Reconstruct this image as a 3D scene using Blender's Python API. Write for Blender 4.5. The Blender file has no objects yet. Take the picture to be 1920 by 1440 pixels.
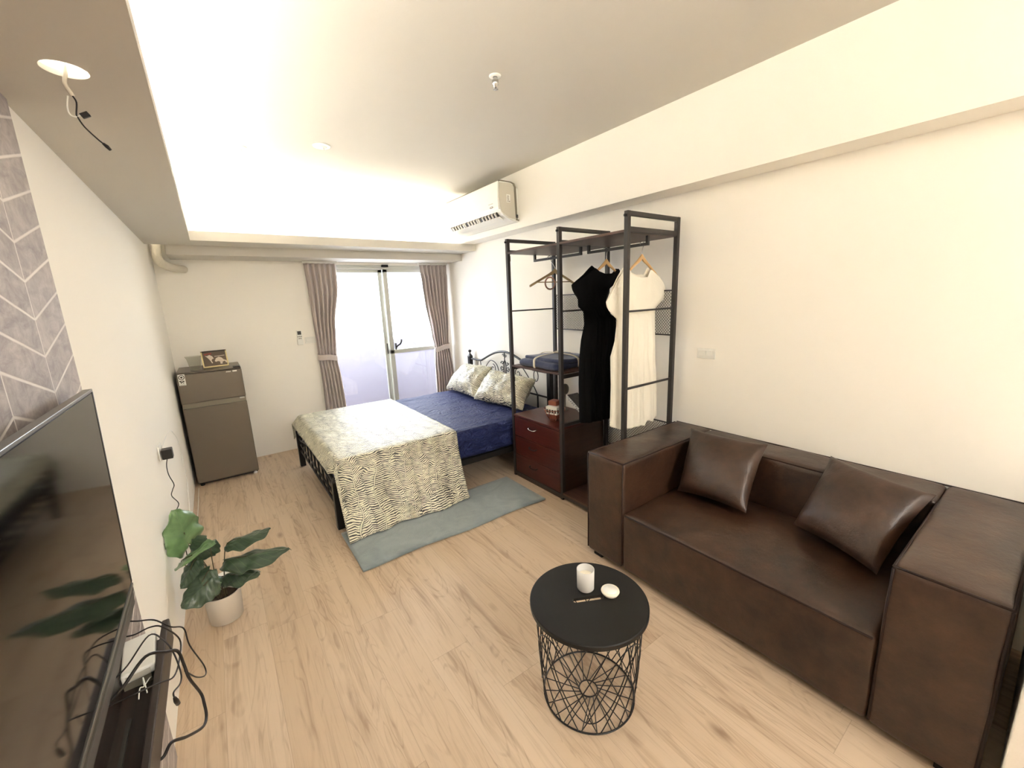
import bpy, math, random
from mathutils import Vector, Matrix, Euler, noise
random.seed(7)
S = bpy.context.scene
COL = S.collection
PI = math.pi

# ------------------------------------------------------------------ camera
cam_d = bpy.data.cameras.new('camera'); cam = bpy.data.objects.new('camera', cam_d); COL.objects.link(cam)
cam_d.sensor_width = 36.0; cam_d.lens = 36.0 * 770.48 / 1920.0; cam_d.clip_start = 0.02
YAW, PITCH, ROLL = math.radians(35.552), math.radians(11.824), math.radians(-2.2834)
F = Vector((math.sin(YAW)*math.cos(PITCH), math.cos(YAW)*math.cos(PITCH), -math.sin(PITCH)))
r0 = Vector((math.cos(YAW), -math.sin(YAW), 0)); u0 = r0.cross(F)
Rv = math.cos(ROLL)*r0 + math.sin(ROLL)*u0; Uv = -math.sin(ROLL)*r0 + math.cos(ROLL)*u0
M = Matrix((Rv, Uv, -F)).transposed().to_4x4(); M.translation = Vector((0, 0, 1.55))
cam.matrix_world = M
S.camera = cam

# ------------------------------------------------------------------ light and exposure
S.view_settings.view_transform = 'Standard'; S.view_settings.look = 'None'
S.view_settings.gamma = 1.0; S.view_settings.use_curve_mapping = False
S.view_settings.exposure = 2.70
LED = 15.5            # cove strips
SKY = 2.8             # overcast daylight outside the balcony door
FILL_LAMP = 21.5      # added fill lamps, unseen behind the camera
S.cycles.use_denoising = True
S.cycles.max_bounces = 14; S.cycles.diffuse_bounces = 8; S.cycles.glossy_bounces = 6
S.cycles.transparent_max_bounces = 24; S.cycles.transmission_bounces = 8
S.cycles.sample_clamp_indirect = 12.0
W = bpy.data.worlds.new('sky'); S.world = W; W.use_nodes = True
bg = W.node_tree.nodes['Background']; bg.inputs[0].default_value = (0.93, 0.97, 1.0, 1); bg.inputs[1].default_value = SKY
pl = bpy.data.lights.new('door_portal', 'AREA'); pl.shape = 'RECTANGLE'; pl.size = 1.5; pl.size_y = 2.0; pl.cycles.is_portal = True
po = bpy.data.objects.new('door_portal', pl); COL.objects.link(po); po.location = (1.75, 5.06, 1.0); po.rotation_euler = (-PI/2, 0, 0)

# ------------------------------------------------------------------ materials
def srgb(r, g, b):
    f = lambda c: (c/255/12.92) if c/255 <= 0.04045 else ((c/255+0.055)/1.055)**2.4
    return (f(r), f(g), f(b), 1)
def mat(name, col, rough=0.6, metal=0.0, spec=0.5, bump=0.0, bscale=50.0, coat=0.0, sheen=0.0, var=0.0, vscale=3.0, emit=None, estr=0.0):
    m = bpy.data.materials.new(name); m.use_nodes = True; nt = m.node_tree; N = nt.nodes; L = nt.links
    b = N['Principled BSDF']; b.inputs['Base Color'].default_value = col; b.inputs['Roughness'].default_value = rough
    b.inputs['Metallic'].default_value = metal; b.inputs['Specular IOR Level'].default_value = spec
    b.inputs['Coat Weight'].default_value = coat; b.inputs['Sheen Weight'].default_value = sheen
    tc = N.new('ShaderNodeTexCoord')
    if var > 0:
        n = N.new('ShaderNodeTexNoise'); n.inputs['Scale'].default_value = vscale; n.inputs['Detail'].default_value = 5
        L.new(tc.outputs['Object'], n.inputs['Vector'])
        mx = N.new('ShaderNodeMix'); mx.data_type = 'RGBA'
        mx.inputs[6].default_value = tuple(c*(1-var) for c in col[:3])+(1,); mx.inputs[7].default_value = tuple(min(1, c*(1+var)) for c in col[:3])+(1,)
        L.new(n.outputs['Fac'], mx.inputs[0]); L.new(mx.outputs[2], b.inputs['Base Color'])
    if bump > 0:
        n2 = N.new('ShaderNodeTexNoise'); n2.inputs['Scale'].default_value = bscale; n2.inputs['Detail'].default_value = 4
        L.new(tc.outputs['Object'], n2.inputs['Vector'])
        bp = N.new('ShaderNodeBump'); bp.inputs['Strength'].default_value = bump; bp.inputs['Distance'].default_value = 0.01
        L.new(n2.outputs['Fac'], bp.inputs['Height']); L.new(bp.outputs['Normal'], b.inputs['Normal'])
    if emit:
        b.inputs['Emission Color'].default_value = emit; b.inputs['Emission Strength'].default_value = estr
    return m

class NT:
    """tiny helper for node math"""
    def __init__(s, m): s.nt = m.node_tree; s.N = s.nt.nodes; s.L = s.nt.links
    def put(s, sock, v):
        if isinstance(v, (int, float)): sock.default_value = v
        elif isinstance(v, tuple): sock.default_value = v
        else: s.L.new(v, sock)
    def m(s, op, a, b=0.0, c=0.0, clamp=False):
        n = s.N.new('ShaderNodeMath'); n.operation = op; n.use_clamp = clamp
        s.put(n.inputs[0], a); s.put(n.inputs[1], b); s.put(n.inputs[2], c); return n.outputs[0]
    def mix(s, f, a, b, blend='MIX'):
        n = s.N.new('ShaderNodeMix'); n.data_type = 'RGBA'; n.blend_type = blend
        s.put(n.inputs[0], f); s.put(n.inputs[6], a); s.put(n.inputs[7], b); return n.outputs[2]
    def noise(s, vec, scale, detail=3, rough=0.5, dist=0.0):
        n = s.N.new('ShaderNodeTexNoise'); n.inputs['Scale'].default_value = scale; n.inputs['Detail'].default_value = detail
        n.inputs['Roughness'].default_value = rough; n.inputs['Distortion'].default_value = dist; s.put(n.inputs['Vector'], vec); return n.outputs['Fac']
    def comb(s, x, y, z=0.0):
        n = s.N.new('ShaderNodeCombineXYZ'); s.put(n.inputs[0], x); s.put(n.inputs[1], y); s.put(n.inputs[2], z); return n.outputs[0]
    def sep(s, v):
        n = s.N.new('ShaderNodeSeparateXYZ'); s.L.new(v, n.inputs[0]); return n.outputs
    def ramp(s, f, a, b, lo=0.0, hi=1.0):
        n = s.N.new('ShaderNodeMapRange'); n.clamp = True; s.put(n.inputs[0], f)
        n.inputs[1].default_value = a; n.inputs[2].default_value = b; n.inputs[3].default_value = lo; n.inputs[4].default_value = hi; return n.outputs[0]
    def bump(s, h, strength, dist=0.01):
        n = s.N.new('ShaderNodeBump'); n.inputs['Strength'].default_value = strength; n.inputs['Distance'].default_value = dist; s.L.new(h, n.inputs['Height']); return n.outputs[0]
    def coord(s, which='Object'):
        return s.N.new('ShaderNodeTexCoord').outputs[which]

m_wall = mat('wall_paint', srgb(246, 243, 235), 0.85, bump=0.05, bscale=180)
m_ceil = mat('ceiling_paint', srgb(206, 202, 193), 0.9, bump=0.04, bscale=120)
m_led = mat('led_glow', (1, 1, 1, 1), emit=(1.0, 0.96, 0.90, 1), estr=LED)
m_fill = mat('fill_glow', (1, 1, 1, 1), emit=(1.0, 0.97, 0.94, 1), estr=FILL_LAMP)
m_black = mat('black_metal', srgb(26, 25, 25), 0.38, spec=0.5)
m_rack = mat('rack_metal', srgb(46, 42, 40), 0.42, spec=0.5)
m_matblack = mat('matte_black', srgb(25, 24, 22), 0.5, spec=0.35)
m_white = mat('white_plastic', srgb(236, 236, 230), 0.35)
m_acwhite = mat('gloss_white', srgb(240, 240, 234), 0.25)
m_acside = mat('ac_side', srgb(205, 200, 186), 0.4)
m_grey = mat('grey_plastic', srgb(130, 124, 108), 0.5)
m_darkgrey = mat('dark_grey', srgb(60, 58, 54), 0.5)
m_alu = mat('aluminium', srgb(196, 198, 190), 0.35, metal=0.35)
m_steel = mat('steel', srgb(190, 190, 188), 0.25, metal=1.0)
m_fridge = mat('fridge_finish', srgb(112, 104, 92), 0.38, metal=0.55, var=0.05, vscale=3)
m_fridgedark = mat('fridge_dark', srgb(30, 27, 24), 0.5)
m_hanger = mat('hanger_wood', srgb(200, 162, 112), 0.45, var=0.15, vscale=30)
m_hanger_d = mat('hanger_olive', srgb(150, 128, 90), 0.45, var=0.1, vscale=30)
m_blackcloth = mat('black_cloth', srgb(14, 14, 14), 0.95, spec=0.1)
m_whitecloth = mat('white_cloth', srgb(238, 234, 220), 0.9, bump=0.25, bscale=90)
m_pot = mat('pot_ceramic', srgb(205, 198, 188), 0.75, bump=0.1, bscale=120)
m_soil = mat('soil', srgb(70, 55, 42), 0.95, bump=0.8, bscale=60, var=0.3, vscale=30)
m_stem = mat('stem', srgb(74, 66, 40), 0.5)
m_wax = mat('wax', srgb(246, 240, 222), 0.55)
m_cable = mat('cable_black', srgb(24, 20, 18), 0.45)
m_duct = mat('duct_wrap', srgb(214, 208, 192), 0.8, bump=0.4, bscale=80)
m_copper = mat('copper_wire', srgb(150, 92, 70), 0.3, metal=0.8)
m_brownbox = mat('brown_box', srgb(150, 88, 66), 0.7)
m_olive = mat('olive_ceramic', srgb(112, 106, 92), 0.4)
m_belt = mat('cream_band', srgb(205, 198, 180), 0.8)
m_bluefold = mat('blue_fold', srgb(52, 62, 96), 0.85, sheen=0.3, bump=0.4, bscale=30)
m_gold = mat('brass_frame', srgb(206, 190, 140), 0.35, metal=0.5)
m_darkwood = mat('dark_frame', srgb(50, 36, 24), 0.5)
m_lavwall = mat('balcony_paint', srgb(84, 75, 96), 0.9, var=0.08, vscale=2)
m_balfloor = mat('balcony_floor', srgb(190, 178, 176), 0.9)

def mat_floor():
    m = mat('oak_laminate', (0.5, 0.4, 0.3, 1), 0.38, spec=0.4); k = NT(m); b = k.N['Principled BSDF']
    o = k.sep(k.coord()); x, y = o[0], o[1]
    col = k.m('FLOOR', k.m('DIVIDE', x, 0.185)); fx = k.m('FRACT', k.m('DIVIDE', x, 0.185))
    wn = k.N.new('ShaderNodeTexWhiteNoise'); wn.noise_dimensions = '1D'; k.L.new(col, wn.inputs['W']); off = wn.outputs['Value']
    yy = k.m('ADD', k.m('DIVIDE', y, 1.22), k.m('MULTIPLY', off, 7.3)); row = k.m('FLOOR', yy); fy = k.m('FRACT', yy)
    wn2 = k.N.new('ShaderNodeTexWhiteNoise'); wn2.noise_dimensions = '2D'; k.L.new(k.comb(col, row), wn2.inputs['Vector']); pr = wn2.outputs['Value']
    sh = k.m('MULTIPLY', pr, 23.0)
    # long grain
    g1 = k.noise(k.comb(k.m('MULTIPLY', x, 17.0), k.m('ADD', k.m('MULTIPLY', y, 1.1), sh), sh), 1.0, 6, 0.62, 0.7)
    g2 = k.noise(k.comb(k.m('MULTIPLY', x, 100.0), k.m('MULTIPLY', y, 2.6), sh), 1.0, 4, 0.6, 0.2)
    g3 = k.noise(k.comb(k.m('MULTIPLY', x, 5.5), k.m('ADD', k.m('MULTIPLY', y, 1.0), sh), sh), 1.0, 2, 0.5, 1.4)
    rings = k.m('SINE', k.m('MULTIPLY', g3, 75.0))
    dark = k.ramp(g1, 0.50, 0.78)
    ringd = k.m('MULTIPLY', k.ramp(rings, 0.45, 1.0), k.ramp(g1, 0.42, 0.62))
    vor = k.N.new('ShaderNodeTexVoronoi'); vor.inputs['Scale'].default_value = 1.0
    k.L.new(k.comb(k.m('MULTIPLY', x, 4.6), k.m('MULTIPLY', y, 1.9)), vor.inputs['Vector']); knot = k.ramp(vor.outputs['Distance'], 0.02, 0.11, 1.0, 0.0)
    base = k.mix(pr, srgb(200, 178, 152), srgb(210, 190, 166))
    c = k.mix(k.m('MULTIPLY', dark, 0.75), base, srgb(156, 131, 106))
    c = k.mix(k.m('MULTIPLY', ringd, 0.40), c, srgb(140, 114, 91))
    c = k.mix(k.m('MULTIPLY', k.ramp(g2, 0.52, 0.72), 0.32), c, srgb(150, 124, 99))
    c = k.mix(k.m('MULTIPLY', knot, 0.65), c, srgb(112, 84, 62))
    gx = k.m('MINIMUM', fx, k.m('SUBTRACT', 1.0, fx)); gy = k.m('MINIMUM', fy, k.m('SUBTRACT', 1.0, fy))
    seam = k.m('MAXIMUM', k.ramp(gx, 0.0, 0.008, 1.0, 0.0), k.ramp(gy, 0.0, 0.0015, 1.0, 0.0))
    c = k.mix(k.m('MULTIPLY', seam, 0.35), c, srgb(105, 82, 62))
    k.L.new(c, b.inputs['Base Color'])
    k.L.new(k.bump(k.m('SUBTRACT', g2, k.m('MULTIPLY', seam, 1.5)), 0.12, 0.003), b.inputs['Normal'])
    return m
def mat_chevron():
    m = mat('chevron_tile', (0.5, 0.5, 0.5, 1), 0.6); k = NT(m); b = k.N['Principled BSDF']
    o = k.sep(k.coord()); y, z = o[1], o[2]
    t = k.m('DIVIDE', k.m('SUBTRACT', y, 1.44), 0.54); f = k.m('FRACT', k.m('ADD', t, 0.5)); tri = k.m('ABSOLUTE', k.m('SUBTRACT', f, 0.5))   # 0 at V, .5 at next
    h = k.m('SUBTRACT', k.m('SUBTRACT', z, 1.457), k.m('MULTIPLY', tri, 0.54*0.30)); q = k.m('DIVIDE', h, 0.0865); fq = k.m('FRACT', q)
    ln = k.m('MINIMUM', fq, k.m('SUBTRACT', 1.0, fq)); vert = k.m('MINIMUM', tri, k.m('SUBTRACT', 0.5, tri))
    gro = k.m('MAXIMUM', k.ramp(ln, 0.02, 0.055, 1.0, 0.0), k.ramp(vert, 0.002, 0.007, 1.0, 0.0))
    cell = k.comb(k.m('FLOOR', q), k.m('FLOOR', k.m('MULTIPLY', t, 2.0))); wn = k.N.new('ShaderNodeTexWhiteNoise'); wn.noise_dimensions = '2D'; k.L.new(cell, wn.inputs['Vector'])
    n1 = k.noise(k.comb(k.m('MULTIPLY', y, 14.0), k.m('MULTIPLY', z, 26.0), k.m('MULTIPLY', wn.outputs['Value'], 9.0)), 1.0, 7, 0.7, 0.6)
    n2 = k.noise(k.comb(k.m('MULTIPLY', y, 60.0), k.m('MULTIPLY', h, 16.0)), 1.0, 4, 0.6)
    c = k.mix(k.ramp(n1, 0.35, 0.68), srgb(138, 128, 125), srgb(184, 175, 171))
    c = k.mix(k.m('MULTIPLY', k.ramp(n2, 0.5, 0.7), 0.35), c, srgb(116, 106, 104))
    c = k.mix(k.m('MULTIPLY', wn.outputs['Value'], 0.18), c, srgb(196, 188, 184))
    c = k.mix(gro, c, srgb(222, 216, 210)); k.L.new(c, b.inputs['Base Color'])
    k.L.new(k.bump(k.m('SUBTRACT', n1, gro), 0.3, 0.004), b.inputs['Normal'])
    return m
def mat_palm():
    """cream palm fronds on black, UV in metres: u across the fronds, v along them"""
    m = mat('palm_print', (0.7, 0.7, 0.5, 1), 0.55, spec=1.0); k = NT(m); b = k.N['Principled BSDF']
    uv = k.sep(k.coord('UV')); u, v = uv[0], uv[1]; vec = k.comb(u, v)
    wob = k.m('MULTIPLY', k.m('SUBTRACT', k.noise(vec, 3.6, 2), 0.5), 0.20)
    U = k.m('DIVIDE', k.m('ADD', u, wob), 0.125); ci = k.m('FLOOR', U); f = k.m('SUBTRACT', k.m('FRACT', U), 0.5); a = k.m('MULTIPLY', k.m('ABSOLUTE', f), 2.0)
    side = k.m('SIGN', f)
    wn = k.N.new('ShaderNodeTexWhiteNoise'); wn.noise_dimensions = '1D'; k.L.new(k.m('ADD', ci, k.m('MULTIPLY', side, 0.37)), wn.inputs['W'])
    vor = k.N.new('ShaderNodeTexVoronoi'); vor.inputs['Scale'].default_value = 4.2; k.L.new(k.comb(k.m('ADD', u, wob), k.m('MULTIPLY', v, 0.8)), vor.inputs['Vector'])
    cs = k.sep(vor.outputs['Color'])
    slope = k.m('ADD', k.m('MULTIPLY', k.m('POWER', cs[0], 1.6), 5.5), -0.4)
    wav = k.m('MULTIPLY', k.noise(vec, 11.0, 2), 3.0)
    per = k.m('ADD', 0.0122, k.m('MULTIPLY', cs[1], 0.004))
    ph = k.m('ADD', k.m('ADD', k.m('DIVIDE', v, per), k.m('MULTIPLY', k.m('POWER', a, 1.25), slope)), k.m('ADD', wav, k.m('MULTIPLY', wn.outputs['Value'], 5.0)))
    s = k.m('SINE', k.m('MULTIPLY', ph, 2*PI))
    n4 = k.noise(k.comb(k.m('MULTIPLY', u, 22.0), k.m('MULTIPLY', v, 60.0)), 1.0, 3)
    th = k.m('ADD', k.m('ADD', k.m('MULTIPLY', k.m('POWER', a, 3.0), 0.45), -0.30), k.m('MULTIPLY', k.m('SUBTRACT', n4, 0.5), 3.6))
    th = k.m('ADD', th, k.m('MULTIPLY', k.m('SUBTRACT', k.noise(vec, 6.0, 2), 0.5), 1.6))
    leaf = k.ramp(k.m('SUBTRACT', s, th), -0.18, 0.18)
    leaf = k.m('MULTIPLY', leaf, k.ramp(a, 0.96, 1.0, 1.0, 0.6))
    leaf = k.m('MULTIPLY', leaf, k.ramp(a, 0.05, 0.10, 0.3, 1.0)); leaf = k.m('MAXIMUM', leaf, k.ramp(a, 0.025, 0.045, 1.0, 0.0))
    cream = k.mix(k.noise(vec, 5.0, 3), srgb(228, 227, 192), srgb(243, 238, 222))
    c = k.mix(leaf, srgb(30, 32, 24), cream); k.L.new(c, b.inputs['Base Color'])
    k.L.new(k.bump(k.noise(vec, 14.0, 4), 0.35, 0.02), b.inputs['Normal'])
    return m
def mat_sheet():
    m = mat('navy_sheet', srgb(40, 50, 100), 0.5, spec=0.3); k = NT(m); b = k.N['Principled BSDF']
    o = k.coord(); s = k.sep(o)
    v = k.comb(k.m('MULTIPLY', s[0], 3.0), k.m('MULTIPLY', s[1], 6.5), k.m('MULTIPLY', s[2], 5.0))
    n1 = k.noise(v, 1.6, 3, 0.55, 1.6); n2 = k.noise(v, 5.0, 4, 0.55, 1.2)
    r1 = k.m('SUBTRACT', 1.0, k.m('ABSOLUTE', k.m('MULTIPLY', k.m('SUBTRACT', n1, 0.5), 5.0)))
    r2 = k.m('SUBTRACT', 1.0, k.m('ABSOLUTE', k.m('MULTIPLY', k.m('SUBTRACT', n2, 0.5), 4.0)))
    k.L.new(k.bump(k.m('ADD', k.m('MULTIPLY', r1, 0.7), k.m('MULTIPLY', r2, 0.45)), 0.9, 0.022), b.inputs['Normal'])
    return m
def mat_leather():
    m = mat('brown_leather', srgb(60, 38, 26), 0.36, spec=0.6); k = NT(m); b = k.N['Principled BSDF']
    o = k.coord(); n1 = k.noise(o, 2.6, 6, 0.62); n2 = k.noise(o, 11.0, 6, 0.68); n3 = k.noise(o, 5.0, 4)
    f = k.m('ADD', k.m('MULTIPLY', n1, 0.55), k.m('MULTIPLY', n2, 0.45))
    k.L.new(k.mix(k.ramp(f, 0.36, 0.66), srgb(34, 20, 13), srgb(78, 54, 38)), b.inputs['Base Color']); k.L.new(k.ramp(n3, 0.3, 0.7, 0.31, 0.45), b.inputs['Roughness'])
    gr = k.noise(o, 240.0, 3); k.L.new(k.bump(k.m('ADD', k.m('MULTIPLY', gr, 0.12), n2), 0.30, 0.012), b.inputs['Normal'])
    return m
def mat_darkwood(name, c1, c2, rough=0.32, axis=0):
    m = mat(name, c1, rough, spec=0.5); k = NT(m); b = k.N['Principled BSDF']; s = k.sep(k.coord())
    sc = [60.0, 60.0, 60.0]; sc[axis] = 3.0
    n = k.noise(k.comb(k.m('MULTIPLY', s[0], sc[0]), k.m('MULTIPLY', s[1], sc[1]), k.m('MULTIPLY', s[2], sc[2])), 1.0, 5, 0.6, 0.4)
    k.L.new(k.mix(k.ramp(n, 0.35, 0.7), c1, c2), b.inputs['Base Color']); return m
def mat_rug():
    m = mat('grey_rug', srgb(128, 138, 134), 0.95, sheen=0.5); k = NT(m); b = k.N['Principled BSDF']; o = k.coord()
    n1 = k.noise(o, 6.0, 5, 0.6, 1.0); n2 = k.noise(o, 260.0, 2)
    c = k.mix(k.ramp(n1, 0.3, 0.7), srgb(124, 139, 144), srgb(156, 169, 172)); c = k.mix(k.m('MULTIPLY', n2, 0.25), c, srgb(96, 106, 104))
    k.L.new(c, b.inputs['Base Color']); k.L.new(k.bump(n2, 0.5, 0.006), b.inputs['Normal']); return m
def mat_curtain():
    m = mat('curtain_cloth', srgb(152, 136, 130), 0.85, sheen=0.2); k = NT(m); b = k.N['Principled BSDF']; s = k.sep(k.coord())
    n = k.noise(k.comb(k.m('MULTIPLY', s[0], 500.0), k.m('MULTIPLY', s[1], 500.0), k.m('MULTIPLY', s[2], 60.0)), 1.0, 2)
    k.L.new(k.mix(n, srgb(184, 174, 170), srgb(206, 196, 192)), b.inputs['Base Color']); return m
def mat_glass(name, tint, frost=0.3, rough=0.05):
    m = bpy.data.materials.new(name); m.use_nodes = True; k = NT(m); k.N.clear()
    out = k.N.new('ShaderNodeOutputMaterial'); tr = k.N.new('ShaderNodeBsdfTransparent'); tr.inputs[0].default_value = tint
    tl = k.N.new('ShaderNodeBsdfTranslucent'); tl.inputs[0].default_value = (0.95, 0.95, 0.95, 1)
    gl = k.N.new('ShaderNodeBsdfGlossy'); gl.inputs['Roughness'].default_value = rough
    lw_ = k.N.new('ShaderNodeLayerWeight'); lw_.inputs[0].default_value = 0.5; fac = k.m('ADD', k.m('MULTIPLY', k.m('POWER', lw_.outputs['Facing'], 3.0), 0.5), 0.04)
    a = k.N.new('ShaderNodeMixShader'); a.inputs[0].default_value = frost; k.L.new(tr.outputs[0], a.inputs[1]); k.L.new(tl.outputs[0], a.inputs[2])
    c = k.N.new('ShaderNodeMixShader'); k.L.new(fac, c.inputs[0]); k.L.new(a.outputs[0], c.inputs[1]); k.L.new(gl.outputs[0], c.inputs[2])
    k.L.new(c.outputs[0], out.inputs[0]); return m
def mat_leaf(name, c1, c2):
    m = mat(name, c1, 0.30, spec=0.7); k = NT(m); b = k.N['Principled BSDF']; uv = k.sep(k.coord('UV'))
    # u: -1..1 across, v along
    a = k.m('ABSOLUTE', uv[0]); vein = k.m('SINE', k.m('MULTIPLY', k.m('SUBTRACT', uv[1], k.m('MULTIPLY', a, 0.35)), 42.0))
    rib = k.m('MAXIMUM', k.ramp(a, 0.0, 0.05, 1.0, 0.0), k.ramp(vein, 0.93, 1.0))
    n = k.noise(k.comb(uv[0], uv[1]), 4.0, 4)
    c = k.mix(n, c1, c2); c = k.mix(k.m('MULTIPLY', rib, 0.14), c, srgb(150, 176, 120)); k.L.new(c, b.inputs['Base Color'])
    k.L.new(k.bump(k.m('MULTIPLY', vein, -0.5), 0.25, 0.004), b.inputs['Normal'])
    return m
m_floor = mat_floor(); m_tile = mat_chevron(); m_palm = mat_palm(); m_sheet = mat_sheet(); m_leather = mat_leather()
m_seam = mat('leather_seam', srgb(38, 22, 15), 0.55, spec=0.3)
m_cab = mat_darkwood('mahogany', srgb(62, 26, 20), srgb(84, 38, 28), 0.28, 1)
m_cabside = mat_darkwood('dark_brown_board', srgb(48, 30, 22), srgb(62, 42, 30), 0.4, 0)
m_board = mat_darkwood('rack_board', srgb(64, 44, 36), srgb(88, 62, 50), 0.45, 1)
m_shelf = mat_darkwood('espresso_board', srgb(40, 32, 28), srgb(58, 46, 40), 0.42, 1)
m_rug = mat_rug(); m_curt = mat_curtain()
m_pane = mat_glass('door_glass', (0.96, 0.97, 1.0, 1), 0.06)
m_cup = mat_glass('cup_glass', (0.80, 0.80, 0.74, 1), 0.12)
m_candleglass = mat_glass('candle_glass', (1, 1, 1, 1), 0.60)
_k = NT(m_candleglass); _df = _k.N.new('ShaderNodeBsdfDiffuse'); _df.inputs[0].default_value = (0.92, 0.92, 0.9, 1)
_mx = _k.N.new('ShaderNodeMixShader'); _mx.inputs[0].default_value = 0.55
_src = [n for n in _k.N if n.type == 'OUTPUT_MATERIAL'][0].inputs[0].links[0].from_socket
_k.L.new(_src, _mx.inputs[1]); _k.L.new(_df.outputs[0], _mx.inputs[2]); _k.L.new(_mx.outputs[0], [n for n in _k.N if n.type == 'OUTPUT_MATERIAL'][0].inputs[0])
m_screen = mat('tv_screen', srgb(10, 8, 7), 0.07, spec=0.45)
m_bezel = mat('tv_bezel', srgb(120, 118, 112), 0.3, metal=0.7)
m_chin = mat('tv_chin', srgb(92, 90, 88), 0.42, metal=0.3)
m_leafL = mat_leaf('leaf_light', srgb(92, 128, 82), srgb(126, 158, 112))
m_leafD = mat_leaf('leaf_dark', srgb(42, 62, 46), srgb(72, 94, 70))

# ------------------------------------------------------------------ mesh helpers
class MB:
    def __init__(s): s.v = []; s.f = []; s.uv = {}; s.smooth = []
    def add(s, vs, fs, smooth=False, uvs=None):
        o = len(s.v); s.v += [tuple(p) for p in vs]
        for f in fs: s.f.append(tuple(i+o for i in f)); s.smooth.append(smooth)
        if uvs:
            for i, q in enumerate(uvs): s.uv[o+i] = q
        return s
    def box(s, x0, x1, y0, y1, z0, z1):
        vs = [(x, y, z) for x in (x0, x1) for y in (y0, y1) for z in (z0, z1)]
        return s.add(vs, [(0,1,3,2), (4,6,7,5), (0,4,5,1), (2,3,7,6), (0,2,6,4), (1,5,7,3)])
    def obox(s, c, ax, ay, az):
        c, ax, ay, az = map(Vector, (c, ax, ay, az))
        vs = [c+i*ax+j*ay+k*az for i in (-1, 1) for j in (-1, 1) for k in (-1, 1)]
        return s.add(vs, [(0,1,3,2), (4,6,7,5), (0,4,5,1), (2,3,7,6), (0,2,6,4), (1,5,7,3)])
    def tube(s, pts, r, n=8, closed=False, rr=None):
        P = [Vector(p) for p in pts]; m = len(P); rings = []
        up = Vector((0, 0, 1)); prev = None
        for i in range(m):
            if closed: t = (P[(i+1) % m]-P[i-1])
            else: t = P[min(i+1, m-1)]-P[max(i-1, 0)]
            t = t.normalized() if t.length > 1e-9 else Vector((0, 0, 1))
            if prev is None:
                a = t.cross(up);  a = a if a.length > 1e-3 else t.cross(Vector((1, 0, 0)))
                a.normalize()
            else:
                a = prev - t*prev.dot(t); a.normalize()
            prev = a; b = t.cross(a); rad = rr[i] if rr else r
            rings.append([P[i]+rad*(math.cos(2*PI*k/n)*a+math.sin(2*PI*k/n)*b) for k in range(n)])
        vs = [p for q in rings for p in q]; fs = []
        for i in range(m if closed else m-1):
            j = (i+1) % m
            for k in range(n): fs.append((i*n+k, i*n+(k+1) % n, j*n+(k+1) % n, j*n+k))
        if not closed: fs.append(tuple(reversed(range(n)))); fs.append(tuple((m-1)*n+k for k in range(n)))
        return s.add(vs, fs, True)
    def lathe(s, c, prof, n=40, cap=True):
        c = Vector(c); vs = []; fs = []
        for r, z in prof:
            for k in range(n): vs.append(c+Vector((r*math.cos(2*PI*k/n), r*math.sin(2*PI*k/n), z)))
        for i in range(len(prof)-1):
            for k in range(n): fs.append((i*n+k, i*n+(k+1) % n, (i+1)*n+(k+1) % n, (i+1)*n+k))
        if cap: fs.append(tuple(reversed(range(n)))); fs.append(tuple((len(prof)-1)*n+k for k in range(n)))
        return s.add(vs, fs, True)
    def grid(s, fn, nu, nv, closed_u=False, uvfn=None):
        vs = []; uvs = []
        for j in range(nv+1):
            for i in range(nu+1 if not closed_u else nu):
                vs.append(fn(i/nu, j/nv)); uvs.append(uvfn(i/nu, j/nv) if uvfn else (i/nu, j/nv))
        w = nu+1 if not closed_u else nu; fs = []
        for j in range(nv):
            for i in range(nu):
                i2 = (i+1) % w if closed_u else i+1
                fs.append((j*w+i, j*w+i2, (j+1)*w+i2, (j+1)*w+i))
        return s.add(vs, fs, True, uvs)
    def build(s, name, material, parent=None, bevel=0.0, seg=2, solid=0.0, sub=0, recalc=True):
        me = bpy.data.meshes.new(name); me.from_pydata(s.v, [], s.f); me.update()
        for p, sm in zip(me.polygons, s.smooth): p.use_smooth = sm
        if s.uv:
            ul = me.uv_layers.new(name='UVMap')
            for lp in me.loops: ul.data[lp.index].uv = s.uv.get(lp.vertex_index, (0, 0))
        if recalc:
            import bmesh
            bm = bmesh.new(); bm.from_mesh(me); bmesh.ops.recalc_face_normals(bm, faces=bm.faces); bm.to_mesh(me); bm.free()
        me.materials.append(material)
        o = bpy.data.objects.new(name, me); COL.objects.link(o)
        if solid:
            md = o.modifiers.new('solid', 'SOLIDIFY'); md.thickness = solid; md.offset = 0
        if bevel:
            md = o.modifiers.new('bevel', 'BEVEL'); md.width = bevel; md.segments = seg; md.limit_method = 'ANGLE'; md.angle_limit = math.radians(40)
        if sub:
            md = o.modifiers.new('sub', 'SUBSURF'); md.levels = sub; md.render_levels = sub
        if parent: o.parent = parent; o.matrix_parent_inverse = Matrix.Translation(-parent.location) if parent.type == 'EMPTY' else Matrix.Identity(4)
        return o
def tag(o, label, cat, group=None, kind=None):
    o['label'] = label; o['category'] = cat
    if group: o['group'] = group
    if kind: o['kind'] = kind
    return o
def thing(name, loc, label, cat, group=None):
    o = bpy.data.objects.new(name, None); COL.objects.link(o); o.location = loc; o.empty_display_size = 0.05
    return tag(o, label, cat, group)
def struct(o): o['kind'] = 'structure'; return o
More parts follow.
